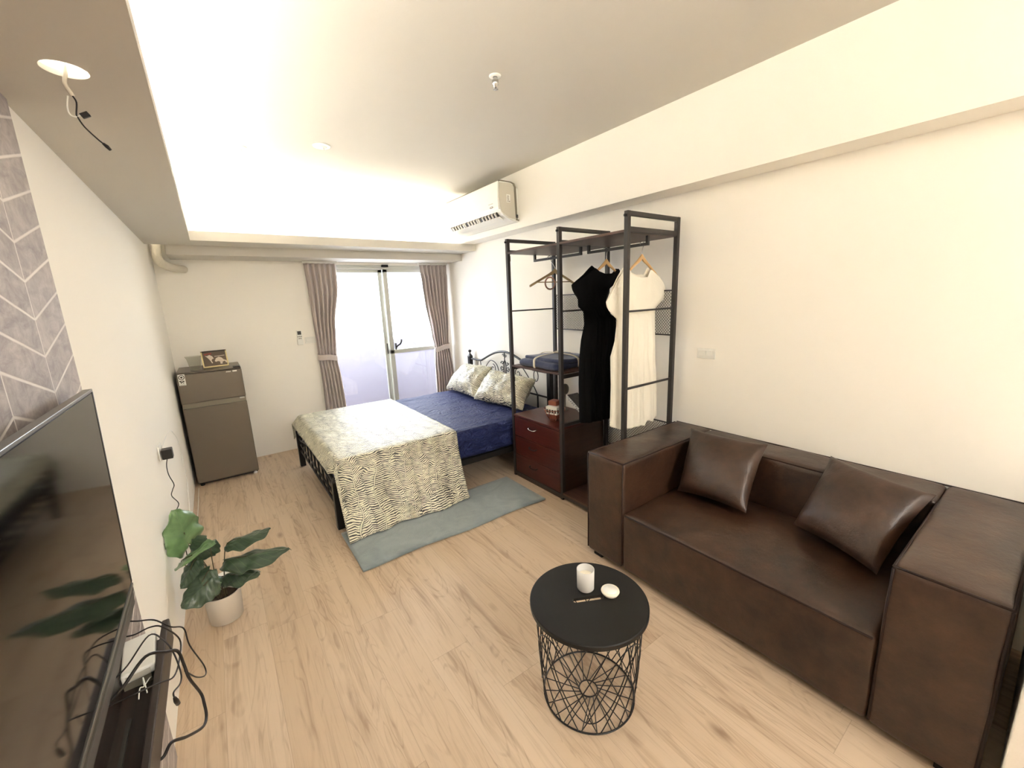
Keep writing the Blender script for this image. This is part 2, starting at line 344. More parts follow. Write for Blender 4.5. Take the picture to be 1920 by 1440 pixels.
def smoothpath(pts, n=8):
    P = [Vector(p) for p in pts]; out = []
    for i in range(len(P)-1):
        p0 = P[max(i-1, 0)]; p1 = P[i]; p2 = P[i+1]; p3 = P[min(i+2, len(P)-1)]
        for k in range(n):
            t = k/n; out.append(0.5*((2*p1)+(-p0+p2)*t+(2*p0-5*p1+4*p2-p3)*t*t+(-p0+3*p1-3*p2+p3)*t**3))
    out.append(P[-1]); return out
def interp(tab, z):
    """tab of (value, z) sorted by descending z"""
    if z >= tab[0][1]: return tab[0][0]
    for (a, za), (b, zb) in zip(tab, tab[1:]):
        if z >= zb:
            t = (za-z)/(za-zb) if za != zb else 0; t = t*t*(3-2*t)*0.5+t*0.5; return a+(b-a)*t
    return tab[-1][0]
def soft_box(x0, x1, y0, y1, z0, z1, r=0.03, bulge=(0, 0, 0, 0, 0, 0), n=14, wrinkle=0.0, seed=0.0):
    """rounded, slightly swollen box; bulge per face -x +x -y +y -z +z"""
    mb = MB(); c = Vector(((x0+x1)/2, (y0+y1)/2, (z0+z1)/2)); h = Vector(((x1-x0)/2, (y1-y0)/2, (z1-z0)/2))
    def par(i, H):   # dense near edges
        e = [-1.0, -1+0.35*r/H, -1+0.8*r/H, -1+1.3*r/H]; mid = [(-1+1.3*r/H)+(2-2.6*r/H)*k/(n-6) for k in range(1, n-6)]
        return (e+mid+[-q for q in reversed(e)])
    tabs = [par(0, h[a]) for a in range(3)]; m = len(tabs[0])
    idx = {}
    def vert(i, j, k):
        key = (i, j, k)
        if key in idx: return idx[key]
        q = Vector((tabs[0][i]*h[0], tabs[1][j]*h[1], tabs[2][k]*h[2]))
        inner = Vector([max(-(h[a]-r), min(h[a]-r, q[a])) for a in range(3)]); d = q-inner
        p = inner + (d.normalized()*r if d.length > 1e-9 else d)
        g = [(1-(p[a]/h[a])**2) for a in range(3)]
        for a in range(3):
            b1, b2 = (a+1) % 3, (a+2) % 3; w = max(0, g[b1])**0.7*max(0, g[b2])**0.7
            if p[a] > 0: p[a] += bulge[2*a+1]*w*(abs(p[a])/h[a])**4
            else: p[a] -= bulge[2*a]*w*(abs(p[a])/h[a])**4
        if wrinkle:
            nv = noise.noise_vector((c+p)*7+Vector((seed, 0, 0))); p += nv*wrinkle
        mb.v.append(tuple(c+p)); idx[key] = len(mb.v)-1; return idx[key]
    for i in range(m-1):
        for j in range(m-1):
            for kk in (0, m-1):
                for a in range(3):
                    q = [(i, j), (i+1, j), (i+1, j+1), (i, j+1)]
                    f = []
                    for (s_, t_) in q:
                        ijk = [0, 0, 0]; ijk[a] = kk; ijk[(a+1) % 3] = s_; ijk[(a+2) % 3] = t_; f.append(vert(*ijk))
                    mb.f.append(tuple(f)); mb.smooth.append(True)
    return mb
def cushion_mb(TL, TR, BR, BL, thick, n=22, pinch=0.07, wr=0.006, uvm=(0.45, 0.45), power=0.42, seed=0.0):
    """pillow spanning four corners"""
    TL, TR, BR, BL = map(Vector, (TL, TR, BR, BL)); nrm = (TR-TL).cross(BL-TL).normalized()
    mb = MB()
    def side(sg):
        def fn(u, v):
            a, b = 2*u-1, 2*v-1
            a2 = a*(1-pinch*(1-b*b)); b2 = b*(1-pinch*(1-a*a)); uu, vv = (a2+1)/2, (b2+1)/2
            p = (TL*(1-uu)+TR*uu)*(1-vv)+(BL*(1-uu)+BR*uu)*vv
            t = max(0.0, (1-a*a)*(1-b*b))**power
            w = noise.noise(p*9+Vector((seed, sg, 0)))*wr + 0.5*wr*noise.noise(p*24)
            return p+nrm*sg*(thick/2*t+0.001)+nrm*w*min(1, t*2)
        return fn
    mb.grid(side(1), n, n, uvfn=lambda u, v: (u*uvm[0], v*uvm[1])); mb.grid(side(-1), n, n, uvfn=lambda u, v: (u*uvm[0]+1.3, v*uvm[1]))
    return mb

# ------------------------------------------------------------------ room dimensions
XL, XR, YB, YF = -0.34, 2.56, 4.955, -3.3
ZC, ZB, ZS = 2.634, 2.162, 2.089
XS, YS, XB, YT, Y2, Z2 = -0.036, 4.196, 2.376, 4.515, 4.522, 2.011
DX0, DX1, DZ1 = 1.0, 2.50, 1.985       # balcony door opening

struct(MB().box(XL-.15, XR+.15, YF-.15, YB+.17, -.1, 0).build('floor', m_floor))
struct(MB().box(XL-.15, XR+.15, YF-.15, YB+.17, ZC, ZC+.1).build('ceiling', m_ceil))
struct(MB().box(XL-.15, XL, YF-.15, YB+.17, 0, ZC).build('wall_left', m_wall))
struct(MB().box(XR, XR+.15, YF-.15, YB+.17, 0, ZC).build('wall_right', m_wall))
struct(MB().box(XL, XR, YF-.15, YF, 0, ZC).build('wall_behind_camera', m_wall))
wb = MB(); wb.box(XL, DX0, YB, YB+.15, 0, ZC); wb.box(DX1, XR, YB, YB+.15, 0, ZC); wb.box(DX0, DX1, YB, YB+.15, DZ1, ZC)
struct(wb.build('wall_back', m_wall))
lc = thing('low_cabinet', (2.0, -.3, 0), 'white low cabinet whose side just shows past the near end of the sofa', 'cabinet')
MB().box(1.60, 2.50, -.52, -.045, .05, .70).build('cabinet_body', m_wall, lc, bevel=.003)
MB().box(1.58, 2.52, -.54, -.035, .70, .72).build('cabinet_top', m_wall, lc, bevel=.003)
MB().box(1.63, 2.50, -.50, -.06, 0, .05).build('plinth', m_wall, lc)
# chevron tiles cover the near part of the left wall
struct(MB().box(XL, XL+.009, YF, 1.675, 0, ZS).build('wall_tile_panel', m_tile))
# right ceiling beam
struct(MB().box(XB, XR, YF, YT, ZB, ZC).build('ceiling_beam_right', m_wall))
# back blocks over the door
struct(MB().box(XL, XR, YT, YB, 2.2, ZC).build('ceiling_block_back', m_wall))
struct(MB().box(-0.215, XR, Y2, YB, Z2, 2.2).build('ceiling_beam_back', m_ceil))
# left soffit board with a round cut-out, and its upstanding lip
hx, hy, hr = -0.180, 1.424, 0.041
sb = MB(); zt = ZS+.012
sb.box(XL, XS, YF, hy-.07, ZS, zt); sb.box(XL, XS, hy+.07, Y2, ZS, zt)
sb.box(XL, hx-.07, hy-.07, hy+.07, ZS, zt); sb.box(hx+.07, XS, hy-.07, hy+.07, ZS, zt)
n = 48; ring = [(hx+hr*math.cos(2*PI*k/n), hy+hr*math.sin(2*PI*k/n)) for k in range(n)]; sq = []
for k in range(n):
    c_, s_ = math.cos(2*PI*k/n), math.sin(2*PI*k/n); q = .07/max(abs(c_), abs(s_)); sq.append((hx+q*c_, hy+q*s_))
vs = [(x, y, ZS) for x, y in ring]+[(x, y, ZS) for x, y in sq]+[(x, y, zt) for x, y in ring]+[(x, y, zt) for x, y in sq]
fs = []
for k in range(n):
    j = (k+1) % n; fs += [(k, j, n+j, n+k), (2*n+k, 3*n+k, 3*n+j, 2*n+j), (k, 2*n+k, 2*n+j, j)]
sb.add(vs, fs); sb.box(XS-.012, XS, YF, YS, zt, ZB)
struct(sb.build('ceiling_soffit_left', m_ceil, recalc=False))
bb = MB(); bb.box(XS, XR, YS, Y2, ZS, zt); bb.box(XS-.012, XR, YS, YS+.012, zt, ZB)
struct(bb.build('ceiling_soffit_back', m_ceil))
# cove LED strips
l1 = MB().box(XL+.03, XL+.055, YF+.05, YT-.12, zt, zt+.008).build('led_strip', m_led)
tag(l1, 'warm white LED strip hidden in the left ceiling cove', 'light strip')
l2 = MB().box(XS+.02, XB-.02, 4.46, 4.48, zt, zt+.008).build('led_strip', m_led)
tag(l2, 'warm white LED strip hidden in the back ceiling cove above the balcony door', 'light strip')
# unseen globe lamps behind the camera, added to brighten walls and floor
for i, (x, y, w) in enumerate([(0.6, -2.7, 'left'), (1.5, -2.0, 'near')]):
    t = thing('fill_lamp', (x, y, ZC), ('added round white fill lamp, unseen behind the camera, near the left wall', 'added round white fill lamp, unseen behind the camera, nearer the middle')[i], 'fill lamp', 'added fill lamps')
    MB().lathe((x, y, ZC-.05), [(.165, 0), (.17, .01), (.17, .05)]).build('fill_lamp_body', m_white, t)
    MB().lathe((x, y, ZC-.17), [(.03, 0), (.09, .014), (.135, .05), (.155, .10), (.155, .125)]).build('fill_lamp_diffuser', m_fill, t)

# ------------------------------------------------------------------ outside: balcony
struct(MB().box(-0.5, 4.2, YB+.15, 6.05, -.14, -.04).build('balcony_floor', m_balfloor))
struct(MB().box(-0.5, 4.2, 5.90, 6.05, -.04, 1.02).build('balcony_parapet', m_lavwall))
struct(MB().box(-0.5, 4.2, YB+.15, 6.1, 2.42, 2.55).build('added_balcony_shade', mat('added_shade_slab', srgb(225, 225, 228), .9)))  # unseen slab added to cut the skylight on the parapet's inner face
struct(MB().box(2.75, 2.9, YB+.15, 5.9, -.04, 2.5).build('balcony_side_wall', mat('balcony_white', srgb(232, 238, 238), .9)))

# ------------------------------------------------------------------ balcony sliding door
door = thing('door_1', (1.75, YB+.07, 0), 'white aluminium sliding balcony door with frosted glass', 'door'); door['kind'] = 'structure'
fr = MB(); Y0, Y1 = YB+.01, YB+.13
fr.box(DX0, DX0+.04, Y0, Y1, 0, DZ1); fr.box(DX1-.04, DX1, Y0, Y1, 0, DZ1); fr.box(DX0, DX1, Y0, Y1, DZ1-.02, DZ1); fr.box(DX0, DX1, Y0, Y1, 0, .03)
for k in range(3): fr.box(DX0, DX1, Y0+.002+k*.038, Y0+.03+k*.038, DZ1-.045, DZ1-.02)
struct(fr.build('door_frame', m_alu, door, bevel=.003))
def sash(x0, x1, y, rail=None, zt_=DZ1-.035):
    s = MB(); a = y, y+.03
    s.box(x0, x0+.055, *a, .03, zt_); s.box(x1-.055, x1, *a, .03, zt_); s.box(x0, x1, *a, zt_-.045, zt_); s.box(x0, x1, *a, .03, .10)
    if rail: s.box(x0, x1, *a, rail-.025, rail+.025)
    o = struct(s.build('sash', m_alu, door, bevel=.004))
    g = MB().box(x0+.05, x1-.05, y+.012, y+.018, .09, zt_-.04).build('pane', m_pane, None); g.parent = o; struct(g)
    return o
sash(DX0+.03, 1.742, YB+.07); s2 = sash(1.735, DX1-.03, YB+.025, 0.955)
h = MB(); h.box(1.80, 1.815, YB+.004, YB+.03, .98, 1.06)
h.tube(smoothpath([(1.808, YB+.01, 1.0), (1.825, YB-.01, 1.03), (1.85, YB-.02, 1.045), (1.868, YB-.022, 1.075), (1.872, YB-.02, 1.10)]), .009)
h.build('door_handle', m_matblack, None).parent = s2
hh = MB().box(1.715, 1.725, YB+.062, YB+.072, .93, 1.06).build('recessed_pull', m_matblack, None); hh.parent = s2
MB().box(1.72, 1.80, YB-.004, YB+.02, 1.965, 1.992).build('top_catch', m_matblack, None).parent = s2

# ------------------------------------------------------------------ curtains
def curtain(L, R, ztie, npl, label, seed):
    t = thing('curtain', ((L[0][0]+R[0][0])/2, 4.87, 1.99), label, 'curtain', 'curtains at the balcony door')
    ztop = 1.988; mb = MB(); nu, nv = npl*16, 60
    def fn(u, v):
        z = ztop-(ztop-0.02)*v
        a, b = interp(L, z), interp(R, z); ph = u*npl*2*PI+0.35*math.sin(5*z+seed+u*6)
        dz = abs(z-ztie); comp = 0.45+0.55*min(1, dz/.35)
        amp = .032*comp*(1-.15*math.sin(z*4+seed))
        if z > 1.88: amp = .020; ph = u*npl*2*PI; 
        pin = 0.3*math.sin(2*ph)
        x = a+(b-a)*u+.006*math.sin(ph)
        return (x, 4.878+amp*(math.sin(ph)+pin)-.004, z)
    mb.grid(fn, nu, nv); mb.build('curtain_cloth', m_curt, t, solid=.003)
    a, b = interp(L, ztie), interp(R, ztie)
    tb = MB()
    def tf(u, v):
        ang = u*2*PI; x = (a+b)/2+((b-a)/2+.006)*math.cos(ang); y = 4.878+.052*math.sin(ang); z = ztie-.032+.064*v+(.012 if False else 0)+.02*math.cos(ang)*(1 if seed > 1 else -.6)+.006*math.sin(3*ang)
        return (x, y-.002*math.sin(PI*v)*2, z)
    tb.grid(tf, 48, 6, closed_u=True); tb.build('tieback', m_curt, t, solid=.004)
    tr = MB(); tr.box(L[0][0]-.01, R[0][0]+.01, 4.868, 4.888, 1.990, 2.010); tr.build('curtain_track', m_white, t)
curtain([(.868, 1.99), (.879, 1.726), (.889, 1.40), (.895, 1.025), (.90, .684), (.897, .42), (.89, 0)], [(1.19, 1.99), (1.185, 1.75), (1.109, 1.329), (1.082, .974), (1.104, .758), (1.121, .41), (1.14, 0)], .985, 6, 'mauve grey curtain tied back at the left of the balcony door', 0.4)
curtain([(2.16, 1.99), (2.18, 1.75), (2.198, 1.55), (2.26, 1.168), (2.292, .939), (2.275, .70), (2.27, .398), (2.26, 0)], [(2.525, 1.99), (2.515, 1.7), (2.506, 1.403), (2.489, .989), (2.52, .7), (2.532, .5), (2.54, 0)], .955, 7, 'mauve grey curtain tied back at the right of the balcony door, beside the bed', 2.1)

# ------------------------------------------------------------------ ceiling fittings
def cover(x, y, r, label):
    t = thing('ceiling_cover', (x, y, ZC), label, 'ceiling cover', 'round covers on the ceiling')
    MB().lathe((x, y, ZC-.008), [(r-.012, 0), (r-.003, .002), (r, .008)]).build('rim', m_white, t)
    MB().lathe((x, y, ZC-.011), [(r*.35, 0), (r*.6, .002), (r*.62, .004)]).build('disc', m_acside, t)
    MB().tube([(x+.01, y-.005, ZC-.012), (x+.012, y-.006, ZC-.03)], .003).build('pin', m_acside, t)
cover(.805, 3.285, .058, 'round white ceiling cover nearer the middle of the ceiling, towards the balcony door')
cover(.335, 3.575, .048, 'round white ceiling cover nearest the left cove light')
sp = thing('sprinkler', (1.327, 1.897, ZC), 'small metal fire sprinkler hanging from the ceiling', 'sprinkler')
MB().lathe((1.327, 1.897, ZC-.006), [(.026, 0), (.03, .003), (.03, .006)]).build('escutcheon', m_white, sp)
MB().lathe((1.327, 1.897, ZC-.055), [(.004, 0), (.010, .004), (.011, .012), (.016, .016), (.016, .035), (.012, .04), (.012, .05)]).build('nozzle', m_steel, sp)
MB().lathe((1.327, 1.897, ZC-.062), [(.012, 0), (.014, .001), (.004, .004)]).build('deflector', m_steel, sp)
# loose lamp wire through the soffit hole
lw = thing('loose_wire', (hx, hy, ZS), 'loose lamp wire with grey sleeve hanging from the round hole in the left soffit', 'wire')
MB().tube(smoothpath([(-.180, 1.424, 2.12), (-.180, 1.424, 2.085), (-.184, 1.42, 2.06), (-.178, 1.42, 2.042), (-.176, 1.42, 2.036)]), .0042).build('grey_sleeve', m_acside, lw)
MB().tube(smoothpath([(-.178, 1.42, 2.04), (-.172, 1.42, 2.025), (-.176, 1.42, 2.002), (-.176, 1.42, 1.995), (-.168, 1.42, 1.975), (-.150, 1.42, 1.952), (-.140, 1.42, 1.942)]), .0016).build('black_wire', m_cable, lw)
MB().tube([(-.142, 1.42, 1.944), (-.136, 1.42, 1.938), (-.131, 1.42, 1.931)], .003, rr=[.0028, .0042, .003]).build('wire_end', m_cable, lw)
MB().tube(smoothpath([(-.184, 1.42, 2.035), (-.189, 1.42, 2.01), (-.187, 1.42, 1.996), (-.178, 1.42, 1.993), (-.170, 1.42, 1.999)]), .0015).build('white_wire', m_white, lw)
MB().obox((-.162, 1.42, 2.0), (.007, 0, .004), (0, .004, 0), (-.003, 0, .0045)).build('connector', m_cable, lw, bevel=.001)
# insulated pipe in the back left corner
pp = MB().tube(smoothpath([(-.275, 4.70, 2.20), (-.278, 4.70, 2.09), (-.285, 4.68, 2.0), (-.262, 4.70, 1.955), (-.215, 4.78, 1.93), (-.15, 4.90, 1.925), (-.13, 4.95, 1.925)]), .034, n=14).build('insulated_pipe', m_duct)
tag(pp, 'white wrapped air conditioner pipe bending out of the back left ceiling corner', 'pipe')
pt = MB(); pt.tube([(-.04, 4.505, 2.19), (-.03, 4.49, 2.165)], .0025); pt.tube([(-.022, 4.505, 2.192), (-.012, 4.49, 2.167)], .0025)
tag(pt.build('wire_stub', m_cable), 'two tiny bare wire ends at the left end of the back ceiling cove', 'wire')

# ------------------------------------------------------------------ air conditioner on the beam
ac = thing('air_conditioner', (XB, 3.6, 2.37), 'white wall mounted air conditioner on the ceiling beam above the bed', 'air conditioner')
ya, yb_ = 3.115, 4.08
prof = [(2.376, 2.215), (2.345, 2.216), (2.30, 2.224), (2.25, 2.242), (2.21, 2.263), (2.185, 2.29), (2.168, 2.33), (2.161, 2.40), (2.163, 2.47), (2.168, 2.528), (2.185, 2.537), (2.25, 2.537), (2.30, 2.535), (2.33, 2.525), (2.345, 2.50), (2.376, 2.50)]
def prism(prof, y0, y1):
    n = len(prof); mb = MB(); vs = [(x, y0, z) for x, z in prof]+[(x, y1, z) for x, z in prof]
    fs = [(i, (i+1) % n, n+(i+1) % n, n+i) for i in range(n)]+[tuple(range(n)), tuple(reversed(range(n, 2*n)))]
    return mb.add(vs, fs)
prism(prof, ya+.004, yb_-.004).build('ac_body', m_acwhite, ac, bevel=.003)
prism([(2.376, 2.235), (2.362, 2.235), (2.358, 2.26), (2.352, 2.50), (2.336, 2.532), (2.30, 2.542), (2.17, 2.545), (2.17, 2.539), (2.29, 2.537), (2.32, 2.525), (2.333, 2.50), (2.34, 2.26), (2.345, 2.228), (2.376, 2.225)], ya-.002, yb_+.002).build('back_shell', m_grey, ac)
prism([(2.345, 2.235), (2.27, 2.245), (2.20, 2.285), (2.176, 2.33), (2.170, 2.40), (2.172, 2.525), (2.29, 2.53), (2.32, 2.515), (2.33, 2.49), (2.338, 2.28)], ya-.001, ya+.006).build('side_cover', m_acside, ac, bevel=.002)
prism([(2.160, 2.306), (2.154, 2.33), (2.152, 2.40), (2.155, 2.47), (2.161, 2.534), (2.168, 2.534), (2.166, 2.40), (2.170, 2.31)], ya, yb_).build('front_panel', m_acwhite, ac, bevel=.002)
# outlet slot with vanes and louvre
MB().obox((2.192, (ya+yb_)/2+.01, 2.276), (.014, 0, -.014), (0, .43, 0), (.006, 0, .006)).build('outlet_slot', m_darkgrey, ac)
for k in range(16):
    y = ya+.085+k*.052+(.018 if k in (5, 10) else 0)
    MB().obox((2.187, y, 2.271), (.015, .006, -.015), (-.001, .010, .001), (.006, 0, .006)).build('vane', m_acside, ac)
MB().obox((2.222, (ya+yb_)/2+.01, 2.243), (.024, 0, -.012), (0, .435, 0), (.002, 0, .004)).build('louvre', m_acwhite, ac, bevel=.002)
lg = MB(); 
for k in range(28):
    a0, a1 = 2*PI*k/28, 2*PI*(k+1)/28
    lg.add([(2.1505, 3.215+.026*math.cos(a), 2.335+.008*math.sin(a)) for a in (a0, a1)]+[(2.1505, 3.215+.019*math.cos(a), 2.336+.0045*math.sin(a)) for a in (a1, a0)], [(0, 1, 2, 3)])
lg.build('oval_emblem', m_darkgrey, ac, solid=.0008)
MB().box(2.1508, 2.1525, 3.19, 3.262, 2.363, 2.3655).build('text_line', m_grey, ac)
st = MB(); ys_ = ya-.0025
st.box(2.245, 2.285, ys_, ys_+.001, 2.37, 2.435); st.build('energy_label', m_acwhite, ac)
s3 = MB()
for k in range(6):
    s3.box(2.25+.002*(k % 3), 2.272-.003*(k % 2), ys_-.001, ys_, 2.376+k*.009, 2.380+k*.009)
s3.box(2.274, 2.281, ys_-.001, ys_, 2.374, 2.384); s3.build('label_print', m_grey, ac)
MB().obox((2.352, ya-.004, 2.262), (.012, 0, 0), (0, .002, 0), (0, 0, .014)).build('screw_cover', m_darkgrey, ac, bevel=.002)

# ------------------------------------------------------------------ wall switches, remote, socket
sw = thing('light_switch', (XR, 1.406, 1.15), 'white double rocker light switch on the right wall above the sofa', 'switch')
MB().box(XR-.008, XR, 1.345, 1.467, 1.117, 1.183).build('plate', m_white, sw, bevel=.003)
for y in (1.405, 1.357): MB().box(XR-.013, XR-.006, y+.001, y+.047, 1.132, 1.168).build('rocker', m_acwhite, sw, bevel=.002)
sw = thing('light_switch', (.855, YB, 1.185), 'white switch plate on the back wall left of the curtain', 'switch')
MB().box(.795, .915, YB-.008, YB, 1.150, 1.220).build('plate', m_white, sw, bevel=.003)
MB().box(.808, .902, YB-.012, YB-.006, 1.168, 1.202).build('rocker', m_acwhite, sw, bevel=.002)
rm = thing('remote_control', (.745, YB, 1.225), 'white air conditioner remote control in a holder on the back wall', 'remote control')
MB().box(.722, .772, YB-.022, YB-.004, 1.150, 1.302).build('remote_body', m_white, rm, bevel=.006)
MB().box(.729, .765, YB-.0235, YB-.02, 1.252, 1.29).build('display', m_darkgrey, rm)
for k, (x, z) in enumerate([(.732, 1.232), (.747, 1.232), (.762, 1.232), (.74, 1.212), (.756, 1.212)]):
    MB().box(x-.005, x+.005, YB-.0245, YB-.02, z-.005, z+.005).build('button', m_grey, rm)
MB().box(.718, .776, YB-.028, YB, 1.142, 1.20).build('holder', m_white, rm, bevel=.006)
ol = thing('wall_socket', (XL, 2.9, .80), 'white double wall socket on the left wall beside the fridge', 'socket')
MB().box(XL, XL+.008, 2.84, 2.96, .755, .835).build('plate', m_white, ol, bevel=.003)
MB().box(XL+.007, XL+.011, 2.86, 2.94, .77, .82).build('socket_face', m_acwhite, ol, bevel=.002)
for y in (2.88, 2.92): MB().box(XL+.0105, XL+.0115, y-.006, y+.006, .79, .80).build('slot', m_darkgrey, ol)
ad = thing('power_adapter', (-.305, 2.86, .79), 'black power adapter plugged into the left wall socket with a hanging cord', 'power adapter')
MB().box(-.327, -.280, 2.835, 2.885, .76, .815).build('adapter_body', m_cable, ad, bevel=.004)
MB().tube(smoothpath([(-.307, 2.86, .765), (-.318, 2.86, .72), (-.318, 2.86, .666), (-.305, 2.86, .605), (-.315, 2.86, .576), (-.325, 2.86, .541), (-.303, 2.86, .487), (-.325, 2.855, .44), (-.32, 2.84, .408), (-.31, 2.80, .25), (-.30, 2.72, .06), (-.25, 2.65, .006), (-.19, 2.58, .006)], 6), .0022).build('cord', m_cable, ad)
wc = MB().tube(smoothpath([(-.325, 2.93, .815), (-.318, 3.0, .83), (-.312, 3.15, .835), (-.315, 3.35, .80), (-.325, 3.55, .74), (-.325, 3.75, .62), (-.325, 3.8, .40), (-.322, 3.6, .22), (-.322, 3.4, .10), (-.31, 3.6, .01), (-.31, 4.3, .008), (-.31, 4.4, .008)], 6), .0022).build('fridge_cord', m_white)
tag(wc, 'thin white fridge cord drooping along the left wall from the socket', 'cord')

# ------------------------------------------------------------------ fridge
FX0, FX1, FY0, FY1, FZ = -.312, .158, 4.447, 4.935, 1.031
fg = thing('refrigerator', ((FX0+FX1)/2, (FY0+FY1)/2, 0), 'dark silver two door refrigerator in the back left corner', 'refrigerator')
MB().box(FX0+.004, FX1-.004, FY0+.045, FY1, .03, FZ-.012).build('cabinet_body', m_fridgedark, fg, bevel=.006)
MB().box(FX0, FX1, FY0+.03, FY1, FZ-.014, FZ).build('top_plate', m_fridge, fg, bevel=.006)
MB().box(FX0, FX1, FY0, FY0+.045, .762, FZ-.014).build('freezer_door', m_fridge, fg, bevel=.006)
MB().box(FX0, FX1, FY0, FY0+.045, .03, .716).build('fridge_door', m_fridge, fg, bevel=.006)
MB().box(FX0+.002, FX1-.002, FY0+.022, FY0+.045, .716, .762).build('grip_recess', m_grey, fg)
MB().box(FX1-.05, FX1-.012, FY0+.010, FY0+.03, .745, .757).build('middle_hinge', m_alu, fg, bevel=.002)
MB().box(FX1-.06, FX1-.005, FY0+.02, FY0+.10, FZ, FZ+.010).build('hinge_cover', m_fridgedark, fg, bevel=.003)
for (x, y) in ((FX0+.03, FY0+.03), (FX1-.03, FY0+.03), (FX0+.03, FY1-.04), (FX1-.03, FY1-.04)):
    MB().lathe((x, y, 0), [(.016, 0), (.016, .012), (.010, .014), (.010, .032)], 16).build('foot', m_white if x > 0 else m_fridgedark, fg)
MB().box(FX0+.01, FX1-.01, FY0+.05, FY1, .006, .031).build('plinth', m_fridgedark, fg)
e = FY0-.0008
MB().box(-.300, -.252, e, FY0+.001, .926, 1.022).build('energy_sticker', m_white, fg)
k1 = MB()
for k in range(24):
    a0, a1 = 2*PI*k/24, 2*PI*(k+1)/24
    for ro, ri in ((.021, .0155), (.008, .0005)):
        k1.add([(-.276+ro*math.cos(a), e-.0003, .996+ro*math.sin(a)) for a in (a0, a1)]+[(-.276+ri*math.cos(a), e-.0003, .996+ri*math.sin(a)) for a in (a1, a0)], [(0, 1, 2, 3)])
for (x, z, w, hh_) in ((-.287, .962, .005, .011), (-.276, .955, .006, .005), (-.266, .962, .005, .008), (-.276, .968, .004, .003), (-.284, .948, .004, .004), (-.268, .947, .004, .004)):
    k1.obox((x, e-.0003, z), (w*.7, 0, w*.7), (0, .0002, 0), (-hh_*.5, 0, hh_*.5))
k1.box(-.294, -.258, e-.0005, e, .931, .933); k1.build('sticker_print', m_fridgedark, fg)
lb = MB(); 
for k in range(6): lb.box(.040+k*.0065, .0448+k*.0065, e-.0004, e+.001, .998, .998+(.009 if k % 2 else .007))
lb.box(.088, .122, e-.0004, e+.001, .998, 1.010); lb.build('brand_text', m_white, fg)
MB().lathe((.083, e, 1.003), [(.003, -.003), (.004, 0), (.003, .003)], 12).build('brand_dot', m_fridgedark, fg)
# picture frame
fm = thing('picture_frame', (-.03, 4.62, FZ), 'small brass edged picture frame with two white animals, on the fridge', 'picture frame')
def fpt(a, b, d=0):   # a across, b up, leaning back
    o = Vector((-.118, 4.610, FZ+.002)); ax = Vector((.193, .012, .002)); up = Vector((-.004, .05, .145)); nn = ax.cross(up).normalized()
    return o+ax*a+up*b-nn*d*1.0
def fquad(a0, a1, b0, b1, d0, d1):
    m_ = MB(); vs = [fpt(a, b, d) for a in (a0, a1) for b in (b0, b1) for d in (d0, d1)]
    return m_.add(vs, [(0,1,3,2), (4,6,7,5), (0,4,5,1), (2,3,7,6), (0,2,6,4), (1,5,7,3)])
for (a0, a1, b0, b1) in ((0, 1, 0, .07), (0, 1, .93, 1), (0, .05, 0, 1), (.95, 1, 0, 1)):
    fquad(a0, a1, b0, b1, -.022, 0.0).build('frame_side', m_gold if b0 == 0 and a1 == 1 or a1 == .05 else m_darkwood, fm)
m_pic = mat('picture_ground', srgb(98, 80, 60), 0.35, var=0.4, vscale=12)
fquad(.04, .96, .05, .95, -.016, -.010).build('picture_sheet', m_pic, fm)
an = MB()
def blob(pts, d):
    an.add([fpt(a, b, d) for a, b in pts], [tuple(range(len(pts)))])
blob([(.14, .72), (.22, .70), (.32, .76), (.42, .66), (.46, .52), (.40, .50), (.36, .42), (.40, .25), (.36, .24), (.31, .42), (.25, .55), (.20, .64)], -.0168)
blob([(.48, .36), (.54, .52), (.66, .60), (.76, .54), (.84, .40), (.94, .34), (.95, .20), (.90, .20), (.87, .32), (.78, .28), (.76, .16), (.68, .16), (.68, .30), (.60, .34), (.52, .30)], -.0168)
blob([(.50, .66), (.9, .68), (.9, .65), (.5, .63)], -.0168)
an.build('animal_figures', mat('picture_pale', srgb(214, 200, 182), .6, var=.15, vscale=60), fm)
MB().add([fpt(a, b, -.0168) for a, b in [(.1, .84), (.42, .88), (.38, .76), (.28, .80), (.14, .74)]], [(0, 1, 2, 3, 4)]).build('red_patch', mat('picture_red', srgb(150, 70, 56), .6), fm)
# glass cup
cp = MB(); cz = FZ; nseg = 48
def cupf(u, v):
    a = u*2*PI; r = .038+.017*v**1.3; r *= 1+.018*math.sin(a*12)*(1-v*.6)
    sp_ = .008*max(0, math.cos(a-PI))**8*max(0, v-.8)*5
    return (-.172+(r+sp_)*math.cos(a), 4.535+(r+sp_)*math.sin(a), cz+.001+.128*v)
cp.grid(cupf, nseg, 16, closed_u=True); cp.add([(-.172+.037*math.cos(2*PI*k/24), 4.535+.037*math.sin(2*PI*k/24), cz+.012) for k in range(24)], [tuple(range(24))])
cg = cp.build('glass_jug', m_cup, recalc=False); tag(cg, 'ribbed clear glass jug standing on the fridge left of the picture frame', 'glass jug')

